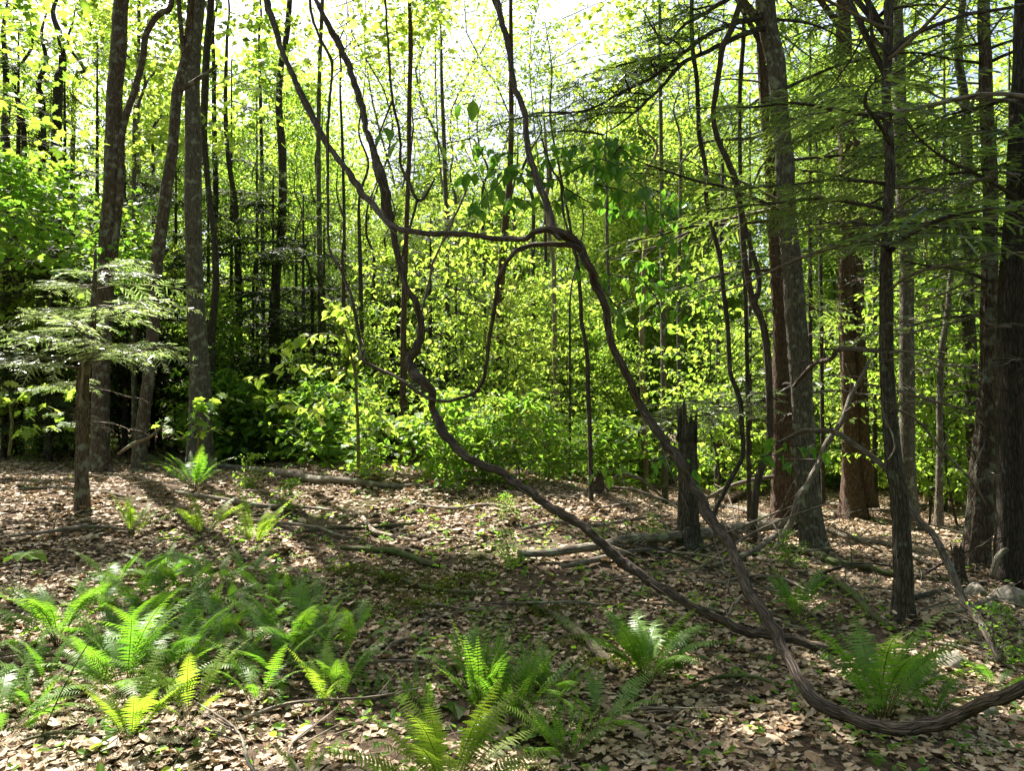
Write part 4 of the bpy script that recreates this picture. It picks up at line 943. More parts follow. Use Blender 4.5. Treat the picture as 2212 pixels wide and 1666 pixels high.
def vtop(u):
    return float(np.interp(u, [-300, 150, 280, 480, 620, 720, 860, 1060, 1260, 1400, 1560, 1750, 2500], [-250, -120, 50, 60, 110, 300, 385, 385, 300, 130, 20, -100, -250]))
rs = np.random.RandomState(77)
for k in range(150):                                    # bushy saplings behind the clearing
    u = rs.uniform(-80, 2290); Yd = rs.uniform(12.5, 27) if u < 1250 else rs.uniform(12.8, 27)
    if u < 420: Yd = rs.uniform(15, 24)
    if u < 700 and rs.rand() < .6: continue
    x = (u - 1106) / F * Yd
    zone = 'under the dark trees at the left' if u < 560 else ('behind the vines' if u < 1450 else 'between the hemlock trunks')
    sc = rs.uniform(.7, 1.35)
    while sc > .45 and not shaded(np.array([[x, Yd, H(x, Yd) + 4 * sc * t] for t in (.3, .5, .7, .9)]), NGROUND).all(): sc *= .85
    if sc < .46: continue
    place(SAPL[rs.randint(4)], 'leafy_sapling', (x, Yd, H(x, Yd)), rs.rand() * 6.28, sc, 'bushy yellow-green sapling in the understory ' + zone, 'sapling', 'saplings ' + zone, (rs.randn() * .06, rs.randn() * .06))
for k in range(98):                                    # taller young trees
    u = rs.uniform(-150, 2360); Yd = rs.uniform(18, 42) if u < 500 else rs.uniform(24, 44)
    if u < 700 and rs.rand() < .4: continue
    x = (u - 1106) / F * Yd
    gz = float(H(x, Yd)); top = 1.55 + Yd * (920 - vtop(u)) / F - gz + rs.randn() * .5
    sc = min(1.7, max(.5, top / 9 * rs.uniform(.75, 1.0)))
    q = np.array([[x, Yd, gz + 9 * sc * t] for t in (.35, .5, .65, .8, .95)])
    for _ in range(4):
        if shaded(q, NGROUND).all(): break
        sc *= .8; q[:, 2] = gz + 9 * sc * np.array((.35, .5, .65, .8, .95))
    zone = 'at the left' if u < 560 else ('below the sky gap' if u < 1450 else 'behind the hemlocks')
    place(YOUNG[rs.randint(4)], 'young_tree', (x, Yd, gz), rs.rand() * 6.28, sc, 'young bright-leaved tree in the sunlit wood ' + zone, 'tree', 'young trees ' + zone, (rs.randn() * .06, rs.randn() * .06))
for k in range(22):                                    # thin-crowned trees against the sky gap
    u = rs.uniform(480, 1560); Yd = rs.uniform(18, 34)
    x = (u - 1106) / F * Yd
    gz = float(H(x, Yd)); sc = rs.uniform(1.0, 1.7) * Yd / 20
    if not shaded(np.array([[x, Yd, gz + 10 * sc * t] for t in (.4, .55, .7, .85, 1)]), NGROUND).all(): continue
    place(SPARSE[rs.randint(3)], 'thin_crowned_tree', (x, Yd, gz), rs.rand() * 6.28, sc, 'sparse thin-crowned tree showing against the bright sky gap', 'tree', 'thin trees in the sky gap')

for k in range(16):
    u = rs.uniform(500, 1420); Yd = rs.uniform(27, 40); x = (u - 1106) / F * Yd
    place(SPARSE[rs.randint(3)], 'thin_crowned_tree', (x, Yd, float(H(x, Yd))), rs.rand() * 6.28, rs.uniform(.9, 1.5) * Yd / 20, 'sparse thin-crowned tree showing against the bright sky gap', 'tree', 'thin trees in the sky gap')

# shrubs in leaf along the far side of the clearing
rs = np.random.RandomState(78)
def shrub(u, v, sc, label, group, Y=None):
    g_ = ground(u, v) if Y is None else at(u, v, Y)
    place(SHRUB[rs.randint(6)], 'leafy_shrub', (g_[0], g_[1], float(H(g_[0], g_[1]))), rs.rand() * 6.28, sc * rs.uniform(.8, 1.2), label, 'shrub', group)
for k in range(40): shrub(rs.uniform(440, 800), rs.uniform(965, 1015), 1.3, 'broad-leaved green shrub in the thicket between the grey trunk and the crooked vine', 'shrubs in the left-centre thicket')
for k in range(36): shrub(rs.uniform(760, 1310), rs.uniform(985, 1056), rs.uniform(.5, 1.15), 'lush light-green shrub in the thicket beneath the vine loop', 'shrubs beneath the vine loop')
for k in range(26): shrub(rs.uniform(1300, 1640), rs.uniform(1010, 1066), 1.35, 'sunlit yellow-green shrub behind the broken snag', 'shrubs behind the snag')
for k in range(34): shrub(rs.uniform(1640, 2200), rs.uniform(1035, 1078), 1.5, 'sunlit shrub in the gaps between the trunks at the right', 'shrubs among the right trunks')
for k in range(14): shrub(rs.uniform(-20, 330), rs.uniform(950, 985), 1.0, 'low shrub with drooping leaves in the shade behind the hemlock sapling', 'shrubs behind the hemlock sapling')
AIRY = [plant_mesh(180 + k, 3.2, 1.1, .12, 42, 17, .085, OVA, 'leaf' if k % 2 else 'leafmid', 'dark', .012, .2, -.5) for k in range(4)]
for k in range(46):
    u = rs.uniform(420, 1660); v = rs.uniform(975, 1010) if u < 760 else rs.uniform(990, 1050); g_ = ground(u, v)
    sc = rs.uniform(.5, 1.15)
    while sc > .4 and not shaded(g_[None] + np.array([[0, 0, 3.2 * sc * t] for t in (.4, .6, .8, 1)]), NGROUND).all(): sc *= .85
    place(AIRY[rs.randint(4)], 'airy_sapling', g_, rs.rand() * 6.28, sc, 'airy slender sapling of loose bright leaves at the far edge of the clearing', 'sapling', 'airy saplings along the far edge of the clearing', (rs.randn() * .1, rs.randn() * .1))
for u, v, s, l in [(385, 985, .9, 'shrub with pale rounded leaves at the foot of the tilted tree'), (460, 985, .9, 'shrub with big sunlit leaves before the thick grey trunk'), (545, 1060, .35, 'little yellow-green maple seedling in front of the long pale log'),
                   (622, 1108, .35, 'bright yellow-green seedling beside the thin grey pole'), (700, 990, 1.1, 'tall shrub with lit leaf tips left of the crooked vine'), (60, 1000, .6, 'low sunlit seedling cluster at the far left edge of the clearing'),
                   (1092, 1125, .25, 'tiny seedling in the middle of the clearing'), (200, 1010, .55, 'low bright shrub right of the hemlock sapling stem'), (640, 985, 1.3, 'wide shrub in front of the tall dark trunk'), (1100, 1215, .3, 'small dark-green plant at the tip of the long fallen trunk'),
                   (1700, 1225, .3, 'small green plant at the foot of the leaning pole'), (2170, 1440, .35, 'small leafy plant at the right edge above the vine'), (1410, 1180, .25, 'seedling growing between the fallen trunk and the snag'), (130, 985, .6, 'seedling cluster left of the hemlock sapling stem')]:
    shrub(u, v, s, l, None)

# leafy twigs and boughs that hang near the viewer
def leafy(name, label, cat, twigs, size, tpl, lm, stem_bark='dark', step=.055, per=2, seed=1, hang=-1.0, foot=None, spread=.045, extra_stem=None):
    rs = np.random.RandomState(seed)
    first = at(*twigs[0][0][0], twigs[0][1]); org = np.array(foot if foot is not None else first)
    root = thing(name, org, label, cat)
    pts = []
    for tr, Yd in twigs:
        mb = MB(); yy = np.linspace(Yd, Yd + rs.uniform(-.3, .3), len(tr))
        P = np.array([at(u, v, y) for (u, v), y in zip(tr, yy)])
        C, r = tube(mb, P, np.linspace(.007, .0025, len(P)), 5, len(P) * 5, rs=rs, wob=.8); mb.build('shoot', M[stem_bark], root, org)
        L = np.linalg.norm(np.diff(C, axis=0), axis=1).sum(); k = max(2, int(L / step))
        t = np.linspace(.05, 1, k) * (len(C) - 1)
        for q in range(per):
            pts.append(np.stack([np.interp(t, np.arange(len(C)), C[:, c]) for c in range(3)], 1) + rs.randn(k, 3) * np.array([spread, spread, spread * .5]))
    if extra_stem:
        P, r = line3(extra_stem); mb = MB(); tube(mb, P, r, 7, len(P) * 6, rs=rs, wob=.3); mb.build('stem', M[stem_bark], root, org)
    pts = np.concatenate(pts)
    mb = MB(); leaves(mb, tpl, pts, size, .28, (hang, .3), .4, rs=rs)
    mb.build('foliage', M[lm], root, org)
    return root
leafy('leafy_vine', 'leafy vine shoots with large hanging leaves spreading right of the middle vine', 'vine',
      [([(1210, 390), (1150, 380), (1080, 365), (1000, 372)], 6.4), ([(1165, 330), (1210, 320), (1260, 312), (1310, 300), (1345, 305)], 6.3), ([(1205, 385), (1290, 345), (1340, 365), (1385, 400), (1425, 435), (1468, 470)], 6.3), ([(1210, 400), (1280, 440), (1340, 455), (1400, 450), (1450, 480)], 6.5),
       ([(1120, 330), (1060, 330), (1020, 300)], 6.5), ([(1215, 430), (1170, 440), (1110, 430), (1070, 450)], 6.5), ([(1205, 350), (1250, 350), (1300, 360), (1350, 350)], 6.6), ([(1290, 400), (1340, 410), (1390, 440), (1400, 490)], 6.4), ([(1385, 400), (1440, 420), (1470, 440)], 6.5), ([(1240, 330), (1180, 350), (1130, 370), (1090, 350)], 6.7), ([(1280, 300), (1330, 320), (1380, 330)], 6.5), ([(1085, 390), (1050, 420), (1030, 455)], 6.4), ([(1350, 300), (1300, 380), (1330, 420)], 6.4)],   .098, OVA, 'leafdeep', 'dark', .05, 2, 3, -.85,
      extra_stem=[(1170, 300, 6.4, 4), (1190, 360, 6.4, 5), (1210, 393, 6.4, 5), (1217, 460, 6.4, 5), (1227, 497, 6.3, 5), (1240, 535, 6.2, 5)])
leafy('leafy_shoot', 'shoot of dark green leaves trailing before the bright understory right of the descending vine', 'vine', [([(1300, 590), (1360, 600), (1420, 610), (1460, 640), (1490, 690)], 6.5), ([(1250, 560), (1330, 660), (1360, 720)], 6.6), ([(1460, 600), (1520, 640), (1545, 680)], 6.6), ([(1330, 560), (1400, 570), (1450, 590)], 6.7), ([(1390, 610), (1420, 650), (1430, 690)], 6.5), ([(1420, 500), (1460, 530), (1480, 580)], 6.5)], .095, OVA, 'leafdeep', 'dark', .055, 2, 4, -.85)
leafy('leafy_shoot', 'few large leaves hanging from the thin hooked vine in the sky gap', 'vine', [([(850, 260), (832, 270), (826, 285)], 6.8), ([(866, 300), (885, 305), (890, 325)], 6.8), ([(1000, 225), (1018, 222)], 6.6), ([(960, 310), (1015, 300), (1030, 305)], 6.6)], .15, OVA, 'leafdeep', 'dark', .12, 1, 5)
leafy('leafy_shoot', 'spray of big translucent leaves beside the dark hemlock trunk and leaning pole', 'vine', [([(1660, 950), (1700, 962), (1730, 965), (1765, 975)], 7.4), ([(1640, 985), (1690, 985), (1715, 1000)], 7.4)], .13, OVA, 'leafdeep', 'dark', .09, 2, 6)
leafy('leafy_shoot', 'low spray of dark leaves between the wavy sapling and the snag', 'vine', [([(1285, 1010), (1320, 1015), (1350, 1000)], 8), ([(1400, 1000), (1440, 990), (1480, 1005), (1500, 1040)], 7.2)], .11, OVA, 'leafdeep', 'dark', .09, 2, 7)
g_ = ground(690, 1000)
leafy('leafy_sapling', 'sapling with bright yellow-green arching leaf sprays left of the thin vine loop', 'sapling', [([(770, 800), (745, 720), (715, 660), (700, 645)], 9.0), ([(760, 740), (700, 720), (640, 735), (590, 755)], 9.0), ([(755, 700), (745, 670), (760, 655)], 9.0), ([(745, 800), (690, 800), (640, 790), (560, 815), (530, 825)], 9.2), ([(700, 900), (650, 880), (600, 880)], 9.3), ([(790, 870), (820, 900), (850, 930)], 9.0), ([(760, 850), (720, 850), (680, 870)], 9.0)],
      .115, OVA, 'leaf', 'stem', .06, 2, 8, -.6, extra_stem=[(745, 715, 9, 4), (765, 800, 9, 6), (772, 900, 9, 7), (775, 1010, 9, 8)])
leafy('leafy_sapling', 'low maple sapling with drooping lit leaves at the far left edge', 'sapling', [([(20, 880), (60, 845), (110, 835), (150, 850)], 10), ([(10, 870), (5, 835), (30, 830)], 10), ([(50, 900), (90, 880), (130, 900)], 10), ([(40, 930), (80, 925), (120, 920), (155, 915)], 10)], .12, MAP, 'leaf', 'stem', .07, 2, 9, -.5,
      extra_stem=[(20, 860, 10, 4), (25, 920, 10, 6), (20, 985, 10, 7)])
leafy('leafy_sapling', 'small sapling with pale lit leaves at the foot of the thick grey trunk', 'sapling', [([(430, 920), (445, 880), (480, 850), (495, 860)], 10.5), ([(420, 930), (425, 890), (440, 875)], 10.5), ([(400, 950), (360, 930), (345, 905)], 10.4), ([(440, 930), (480, 925), (500, 935)], 10.5)], .13, MAP, 'leafmid', 'stem', .07, 2, 10, -.3, extra_stem=[(430, 900, 10.5, 4), (428, 960, 10.5, 6), (430, 1000, 10.4, 7)])

def leaf_mass(name, label, twigs_seed, boxes, size, tpl, lm, trunk=None, top=None):
    """a maple standing beyond the left edge, its tiers of leaves reaching into view"""
    rs = np.random.RandomState(twigs_seed)
    tr, Yd = trunk
    P, r = along(tr, Yd, 9); gz = float(H(P[0, 0], P[0, 1])); P[0, 2] = gz - .1
    org = np.array([P[0, 0], P[0, 1], gz]); root = thing(name, org, label, 'tree')
    mb = MB(); tube(mb, P, r, 12, None, .06, .03); mb.build('trunk', M['grey'], root, org)
    if top: high_crown(root, org, top, (3.6, 3.2, 2.2), 6500)  # unseen upper crown added to shade the leaves below it
    mb = MB(); pts = []
    for (u0, v0, u1, v1, Y0, Y1, n, tiers) in boxes:
        for k in range(tiers):
            v = v0 + (v1 - v0) * (k + rs.rand()) / tiers; y = rs.uniform(Y0, Y1)
            a = at(u0 - 20 + (u1 - u0) * rs.rand() * .5 * (u0 > 0), v + (rs.uniform(10, 120) if u0 > 0 else -rs.uniform(5, 40)), y); b = at(rs.uniform(u0 + (u1 - u0) * .5, u1), v + rs.uniform(-10, 25), y + rs.uniform(-.6, .6))
            mid = (a + b) / 2 + np.array([0, 0, rs.uniform(-.05, .3)])
            if u0 < 0 or k % 2 == 0: tube(mb, [a, mid, b], [.010, .006, .002], 5, 9, rs=rs, wob=1.2)
            m_ = n // tiers; t = rs.rand(m_) ** .8
            pts.append(a + (b - a) * t[:, None] + rs.randn(m_, 3) * np.array([.28, .35, .07]))
    mb.build('limb', M['grey'], root, org)
    mb = MB(); pts = np.concatenate(pts); pts = pts[shaded(pts) | (rs.rand(len(pts)) < .1)]
    leaves(mb, tpl, pts, size, .28, (-.45, .3), .35, rs=rs)
    mb.build('crown', M[lm], root, org)
leaf_mass('shade_maple', 'maple whose dark olive leaves hang across the top left corner', 31, [(-40, -40, 170, 330, 9.5, 11.5, 2600, 26)], .12, MAP, 'leafmid', ([(-160, 0, 20), (-170, 900, 30)], 10), (-9.2, 13.2, 10.5))
leaf_mass('layered_maple', 'maple with level tiers of fresh green leaves left of the reddish tree', 32, [(-40, 335, 220, 560, 11.5, 13.5, 2600, 22)], .11, MAP, 'leafmid', ([(-90, 200, 16), (-100, 930, 24)], 12.5))
leaf_mass('layered_maple', 'maple with leaf tiers filling the gap between the reddish and the tilted trees', 33, [(250, 430, 340, 640, 13.5, 15, 800, 10)], .10, MAP, 'leafmid', ([(290, 300, 8), (292, 930, 12)], 15))

leaf_mass('tall_maple', 'maple whose broad leaf sprays cross the tall dark trunk at the top', 34, [(440, -60, 720, 300, 13.5, 16.5, 1700, 20)], .12, MAP, 'leaf', ([(700, -60, 7), (688, 300, 10), (700, 930, 14)], 16.5))
leaf_mass('tall_maple', 'maple reaching pale leaf sprays into the sky gap right of the middle vine', 35, [(1180, -60, 1500, 240, 13, 16, 1100, 16), (740, -80, 1060, 70, 13, 16, 700, 9)], .12, MAP, 'leaf', ([(1425, -60, 7), (1430, 500, 10), (1436, 1000, 14)], 16))
leaf_mass('tall_maple', 'maple spreading leaves between the reddish tree and the thick grey trunk at the top', 36, [(270, -60, 420, 330, 14, 17, 1100, 14)], .11, MAP, 'leaf', ([(300, -60, 7), (296, 400, 9), (294, 940, 12)], 17))

# dark hemlocks standing further back
rs = np.random.RandomState(91)
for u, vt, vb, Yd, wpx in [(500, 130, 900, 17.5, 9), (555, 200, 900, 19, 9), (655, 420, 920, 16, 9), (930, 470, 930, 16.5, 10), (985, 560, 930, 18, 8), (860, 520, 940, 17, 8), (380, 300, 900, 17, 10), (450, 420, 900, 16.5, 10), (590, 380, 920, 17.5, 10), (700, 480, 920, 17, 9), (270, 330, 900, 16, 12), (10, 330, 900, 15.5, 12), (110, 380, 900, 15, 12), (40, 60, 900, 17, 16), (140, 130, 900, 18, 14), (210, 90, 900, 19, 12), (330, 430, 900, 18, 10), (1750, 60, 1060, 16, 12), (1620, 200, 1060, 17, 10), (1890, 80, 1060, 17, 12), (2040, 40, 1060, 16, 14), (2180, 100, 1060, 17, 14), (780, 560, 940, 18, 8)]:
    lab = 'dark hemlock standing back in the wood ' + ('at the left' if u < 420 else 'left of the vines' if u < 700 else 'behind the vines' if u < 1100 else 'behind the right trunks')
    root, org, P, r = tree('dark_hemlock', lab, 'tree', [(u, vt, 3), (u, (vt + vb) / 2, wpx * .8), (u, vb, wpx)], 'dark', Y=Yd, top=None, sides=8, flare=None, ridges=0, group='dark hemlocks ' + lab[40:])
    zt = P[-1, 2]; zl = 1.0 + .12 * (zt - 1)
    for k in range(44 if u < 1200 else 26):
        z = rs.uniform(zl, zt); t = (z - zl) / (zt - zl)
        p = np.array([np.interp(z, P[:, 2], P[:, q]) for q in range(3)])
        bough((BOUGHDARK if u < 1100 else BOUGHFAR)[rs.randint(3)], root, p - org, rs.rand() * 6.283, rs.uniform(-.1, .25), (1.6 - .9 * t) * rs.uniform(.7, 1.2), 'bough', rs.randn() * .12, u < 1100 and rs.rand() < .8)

# the far wood, one mass of leaves
rs = np.random.RandomState(15)
n = 60000
uu = rs.uniform(-500, 2700, n); yy = rs.uniform(40, 68, n)
xx = (uu - 1106) / F * yy
ztop = 1.55 + yy * (920 - np.array([vtop(q) for q in uu]) + 60 * np.sin(uu * .035) + 30 * np.sin(uu * .11)) / F
zz = H(xx, yy) + (ztop - H(xx, yy)) * rs.rand(n) ** .85
m_ = 16000; a = rs.uniform(R(62), R(298), m_); q = rs.uniform(16, 38, m_)      # same wood closing round behind the viewer, unseen, added to cut sky fill
xx = np.concatenate([xx, q * np.sin(a)]); yy = np.concatenate([yy, q * np.cos(a)]); zz = np.concatenate([zz, H(q * np.sin(a), q * np.cos(a)) + rs.rand(m_) ** .9 * 15])
mb = MB(); leaves(mb, DIA, np.stack([xx, yy, zz], 1), np.where(np.arange(n + m_) < n, .42, .8), .4, (-.3, .5), .6, rs=rs)
o = mb.build('distant_woods', M['leaf']); o['kind'] = 'stuff'

# ------------------------------------------------------------------ ferns
def frond_mesh(name, seed, L, wmax, npair, a0, a1, lm, style='lace', peak=.42, pl=.11):
    rs = np.random.RandomState(seed)
    n = 40; s = np.linspace(0, 1, n)
    ang = R(a0) + (R(a1) - R(a0)) * s ** 1.4
    side = .12 * rs.randn()
    X_ = np.concatenate([[0], np.cumsum(np.sin(ang[:-1]))]) * L / n
    Z_ = np.concatenate([[0], np.cumsum(np.cos(ang[:-1]))]) * L / n
    Y_ = side * L * s ** 2
    C = np.stack([X_, Y_, Z_], 1)
    mb = MB()
    tube(mb, C[::3], np.linspace(.0028, .0008, len(C[::3])), 4, 16, rs=rs, m=1)
    Tn = np.gradient(C, axis=0); Tn /= np.linalg.norm(Tn, axis=1)[:, None]
    lat = np.cross(np.array([0, 0, 1.0])[None], Tn); lat[:, 2] *= .2; lat /= np.linalg.norm(lat, axis=1)[:, None] + 1e-9
    s0 = .2
    for k in range(npair):
        u = s0 + (1 - s0) * (k + .5) / npair
        i_ = u * (n - 1); i0 = int(i_); f = i_ - i0; i1 = min(i0 + 1, n - 1)
        p = C[i0] * (1 - f) + C[i1] * f; t = Tn[i0]; l0 = lat[i0]
        q = (u - s0) / (1 - s0)
        prof = (q / peak) ** .75 if q < peak else max(0.0, (1 - q) / (1 - peak)) ** .85
        for sg in (1, -1):
            l = wmax * (.12 + .88 * prof) * (1 + .08 * rs.randn())
            d = sg * l0 * 1.0 + t * .28 + np.array([0, 0, .10 * rs.randn() - .05])
            d /= np.linalg.norm(d)
            nrm = np.cross(d, t); nrm /= np.linalg.norm(nrm) + 1e-9
            wd = np.cross(nrm, d)
            if style == 'lace':
                m_ = 9
                tt = np.linspace(0, 1, m_)
                hw = pl * l * (1 - tt ** 1.7) * np.where(np.arange(m_) % 2 == 0, .62, 1.2) + .0006
                drop = -.16 * l * tt ** 2
            else:
                m_ = 4
                tt = np.linspace(0, 1, m_); hw = np.array([.13, .19, .14, .02]) * min(l, .05) + .0005; drop = -.1 * l * tt ** 2
            cen = p[None] + d[None] * (l * tt)[:, None] + np.array([0, 0, 1.0])[None] * drop[:, None]
            Va = cen - wd[None] * hw[:, None]; Vb = cen + wd[None] * hw[:, None]
            V = np.concatenate([Va, Vb]); j = np.arange(m_ - 1)
            mb.add(V, None, np.stack([j, j + 1, m_ + j + 1, m_ + j], 1), 0)
    return mb.mesh(name, [M[lm], M['stem']])
FR = {'lace': [frond_mesh('fern_frond', 200 + k, .62, .068 + .009 * k, 27, 8 + 6 * k, 56 + 14 * k, 'fern') for k in range(4)],
      'bright': [frond_mesh('bright_frond', 210 + k, .62, .075, 27, 6 + 5 * k, 45 + 10 * k, 'fernyoung') for k in range(4)],
      'narrow': [frond_mesh('narrow_frond', 220 + k, .52, .036, 22, 3 + 4 * k, 14 + 16 * k, 'fern', 'round', .3) for k in range(4)],
      'curl': [frond_mesh('curling_frond', 230 + k, .5, .03, 26, 10, 120, 'fern', 'round', .3) for k in range(2)]}
def fern(label, u, v, nf, L, kind='lace', tilt=.15, seed=0, az=None, Y=None, group=None):
    rs = np.random.RandomState(int(u * 3 + v) + seed)
    g_ = ground(u, v) if Y is None else at(u, v, Y)
    g_[2] = float(H(g_[0], g_[1]))
    root = thing('fern', g_, label, 'fern', group)
    if nf > 3: nf = int(nf * 1.3 + 1); L *= 1.1
    for k in range(nf):
        a = (k + rs.rand() * .7) / nf * 6.283 if az is None else az + rs.randn() * .5
        kk = kind if kind != 'mixed' else ('lace' if rs.rand() < .5 else 'narrow')
        me = FR[kk][rs.randint(len(FR[kk]))]
        o = put('frond', me, root, (.025 * math.cos(a) * rs.rand(), .025 * math.sin(a) * rs.rand(), -.01))
        s = L / .6 * rs.uniform(.68, 1.12)
        o.rotation_euler = (rs.randn() * .2, tilt * rs.uniform(-.2, 1.3), a); o.scale = (s, s, s)
    return root
for a in [('wide sunlit fern clump alone at the left, lit yellow-green', 125, 1395, 13, .62, 'lace', .3),
          ('tall pale-green sunlit fern in the middle of the left fern patch', 265, 1510, 12, .60, 'lace', .25),
          ('shaded fern just right of the tall pale-green one', 385, 1455, 9, .55, 'lace', .2),
          ('large dark-green fern at the right end of the left fern patch', 625, 1430, 13, .62, 'lace', .3),
          ('fern joining the right side of the large dark-green one', 740, 1440, 6, .5, 'lace', .35),
          ('small arched fern below the wide sunlit clump', 95, 1490, 6, .38, 'lace', .4),
          ('fern cut by the bottom of the left edge', 5, 1600, 8, .5, 'lace', .3),
          ('small sprig of fern near the left edge, above the dry leaves', 70, 1545, 5, .25, 'lace', .2),
          ('narrow upright fern on dry leaves in the lower left', 282, 1615, 8, .42, 'bright', .15),
          ('low fern with one pale arching frond, on shaded litter', 412, 1560, 6, .42, 'bright', .5),
          ('lone bright yellow-green fern of few upright fronds', 705, 1540, 4, .36, 'bright', -.05),
          ('dark small fern left of the lone bright one', 555, 1530, 5, .38, 'lace', .2),
          ('dark upright fern just right of the lone bright one', 735, 1520, 5, .42, 'lace', .0),
          ('big glowing fern cut by the bottom edge', 965, 1735, 20, .5, 'bright', .7),
          ('fern tip poking up at the bottom edge left of the glowing fern', 655, 1700, 3, .3, 'bright', .2),
          ('cluster of tall narrow upright fronds with rounded leaflets', 1045, 1560, 20, .66, 'narrow', .14),
          ('narrow fronds standing right of the tall narrow cluster', 1110, 1570, 14, .58, 'narrow', .2),
          ('loose narrow fronds at the back of the narrow clusters', 1150, 1500, 7, .45, 'narrow', .2),
          ('bushy dark-green fern wedged between the narrow fronds and the rotten log', 1200, 1520, 10, .42, 'lace', .25),
          ('leafy fern just behind the tall narrow cluster', 1010, 1480, 9, .45, 'lace', .2),
          ('dense fern with mixed fronds low in the centre', 1225, 1650, 14, .42, 'mixed', .35),
          ('feathery fern right of the dense mixed one', 1290, 1590, 7, .42, 'lace', .4),
          ('bright vase-shaped fern standing alone beneath the black vine', 1398, 1480, 20, .54, 'lace', .12),
          ('sparse upright fern framed by the two crossing vines', 1725, 1352, 9, .48, 'lace', -.1),
          ('large green fern inside the sweep of the long vine', 1905, 1560, 16, .62, 'lace', .2),
          ('low flat fern touching the sweep of the long vine', 2010, 1555, 6, .45, 'lace', .5),
          ('bright yellow fern at the back of the left fern patch', 550, 1190, 9, .6, 'bright', .2),
          ('pale fern left of the bright yellow one', 440, 1165, 7, .5, 'bright', .3),
          ('grassy-looking bushy fern by the leaf shrubs', 420, 1062, 14, .6, 'lace', .1),
          ('sunlit thin fern near the foot of the hemlock sapling', 285, 1165, 7, .5, 'bright', .3),
          ('small dark fern behind the umbrella-leaved plant', 300, 1300, 6, .5, 'lace', .2),
          ('leafy small fern in the bare middle before the fallen trunk', 1105, 1235, 6, .35, 'narrow', .2),
          ('single stiff narrow frond among dry leaves at lower right', 1480, 1335, 3, .3, 'bright', .3),
          ('small fern by the greenish rock', 2150, 1500, 4, .3, 'lace', .4)]:
    fern(*a)
for u, v in [(250, 1280), (330, 1330), (400, 1300), (470, 1270), (540, 1260), (510, 1330), (440, 1350), (580, 1300), (350, 1260), (620, 1330), (480, 1390), (560, 1370), (300, 1360), (690, 1350)]:
    fern('mid-green fern in the shaded band behind the big left ferns', u, v, 6, .42, 'lace', .35, group='shaded ferns behind the left patch')
for u, v in [(860, 1540), (900, 1530), (800, 1520), (930, 1550)]:
    fern('small dark narrow-leaved fern in shade left of the narrow cluster', u, v, 4, .34, 'narrow', .3, group='small ferns left of the narrow cluster')
for u, v in [(40, 1420), (330, 1410), (470, 1450), (690, 1400), (770, 1390), (210, 1340), (190, 1450), (540, 1420), (450, 1420), (600, 1470), (350, 1500), (250, 1400)]:
    fern('green fern among the crowded fronds of the big left fern patch', u, v, 7, .40, 'lace', .45, group='ferns crowded in the left patch')
for u, v, a_, L in [(1030, 1530, 2.4, .75), (990, 1500, 2.6, .6), (890, 1455, .6, .55)]:
    fern('long curling frond with paired pale leaflets arching over the litter', u, v, 1, L, 'curl', .0, az=a_, group='curling fronds by the narrow cluster')

def umbrella(label, u, v, h, seed, n=5, size=.19):
    rs = np.random.RandomState(seed); g_ = ground(u, v); root = thing('umbrella_plant', g_, label, 'plant')
    mb = MB(); tube(mb, [(0, 0, -.02), (.01, .0, h * .5), (.03, 0, h)], [.004, .003, .0025], 5, 8); mb.build('stem', M['dark'], root)
    mb = MB(); p = np.repeat([[.03, 0, h]], n, 0); scatter(mb, tpl_ovate(.42, .05, .2), p, np.arange(n) * 6.283 / n + rs.rand(n) * .5, -.15 + rs.randn(n) * .12, rs.randn(n) * .12, size * (.9 + .2 * rs.rand(n)))
    mb.build('foliage', M['leafdeep'], root)
umbrella('broad flat leaves on a thin dark stalk above the left ferns', 352, 1298, .34, 1)
umbrella('pair of broad round leaves on a stalk at the far left edge', 40, 1300, .36, 2, 4, .17)
umbrella('low plant with broad leaves under the umbrella-leaved one', 405, 1275, .16, 3, 4, .17)
umbrella('broad pale leaf lying low before the narrow fronds', 970, 1545, .05, 4, 2, .14)
umbrella('small pale three-leaved plant at the bottom, right of the glowing fern', 1140, 1610, .07, 5, 3, .12)

# ------------------------------------------------------------------ dry leaves, twigs and small green growth on the ground
rs = np.random.RandomState(44)
def spots(n, y0, y1, pw):
    t = rs.rand(n); y = (y0 ** pw + (y1 ** pw - y0 ** pw) * t) ** (1 / pw)
    x = (rs.rand(n) * 2 - 1) * (.72 * y + .6)
    return x, y
mb = MB()
tp = [tpl_dry(.34, .3, .15), tpl_dry(.40, -.25, -.15), tpl_dry(.30, .7, .5), tpl_dry(.42, .2, .1, True), tpl_dry(.46, -.3, .2, True), tpl_dry(.28, .8, -.3)]
for k, tpl in enumerate(tp):
    n = 27000
    x, y = spots(n, 1.9, 27, 1.15)
    z = H(x, y) + .004 + .022 * rs.rand(n)
    bare = np.sin(1.7 * x + .6 * y) * np.sin(1.3 * y - .8 * x + 2) + .6 * np.sin(3.9 * x + 1) * np.sin(4.3 * y)
    ok = rs.rand(n) > .75 * sstep(.35, .8, bare); x, y = x[ok], y[ok]; n = len(x); z = H(x, y) + .004 + .022 * rs.rand(n)
    sz = (.044 + .0015 * y) * np.exp(rs.randn(n) * .33)
    scatter(mb, tpl, np.stack([x, y, z], 1), rs.rand(n) * 6.283, rs.randn(n) * .17, rs.randn(n) * .2, sz, quad=True)
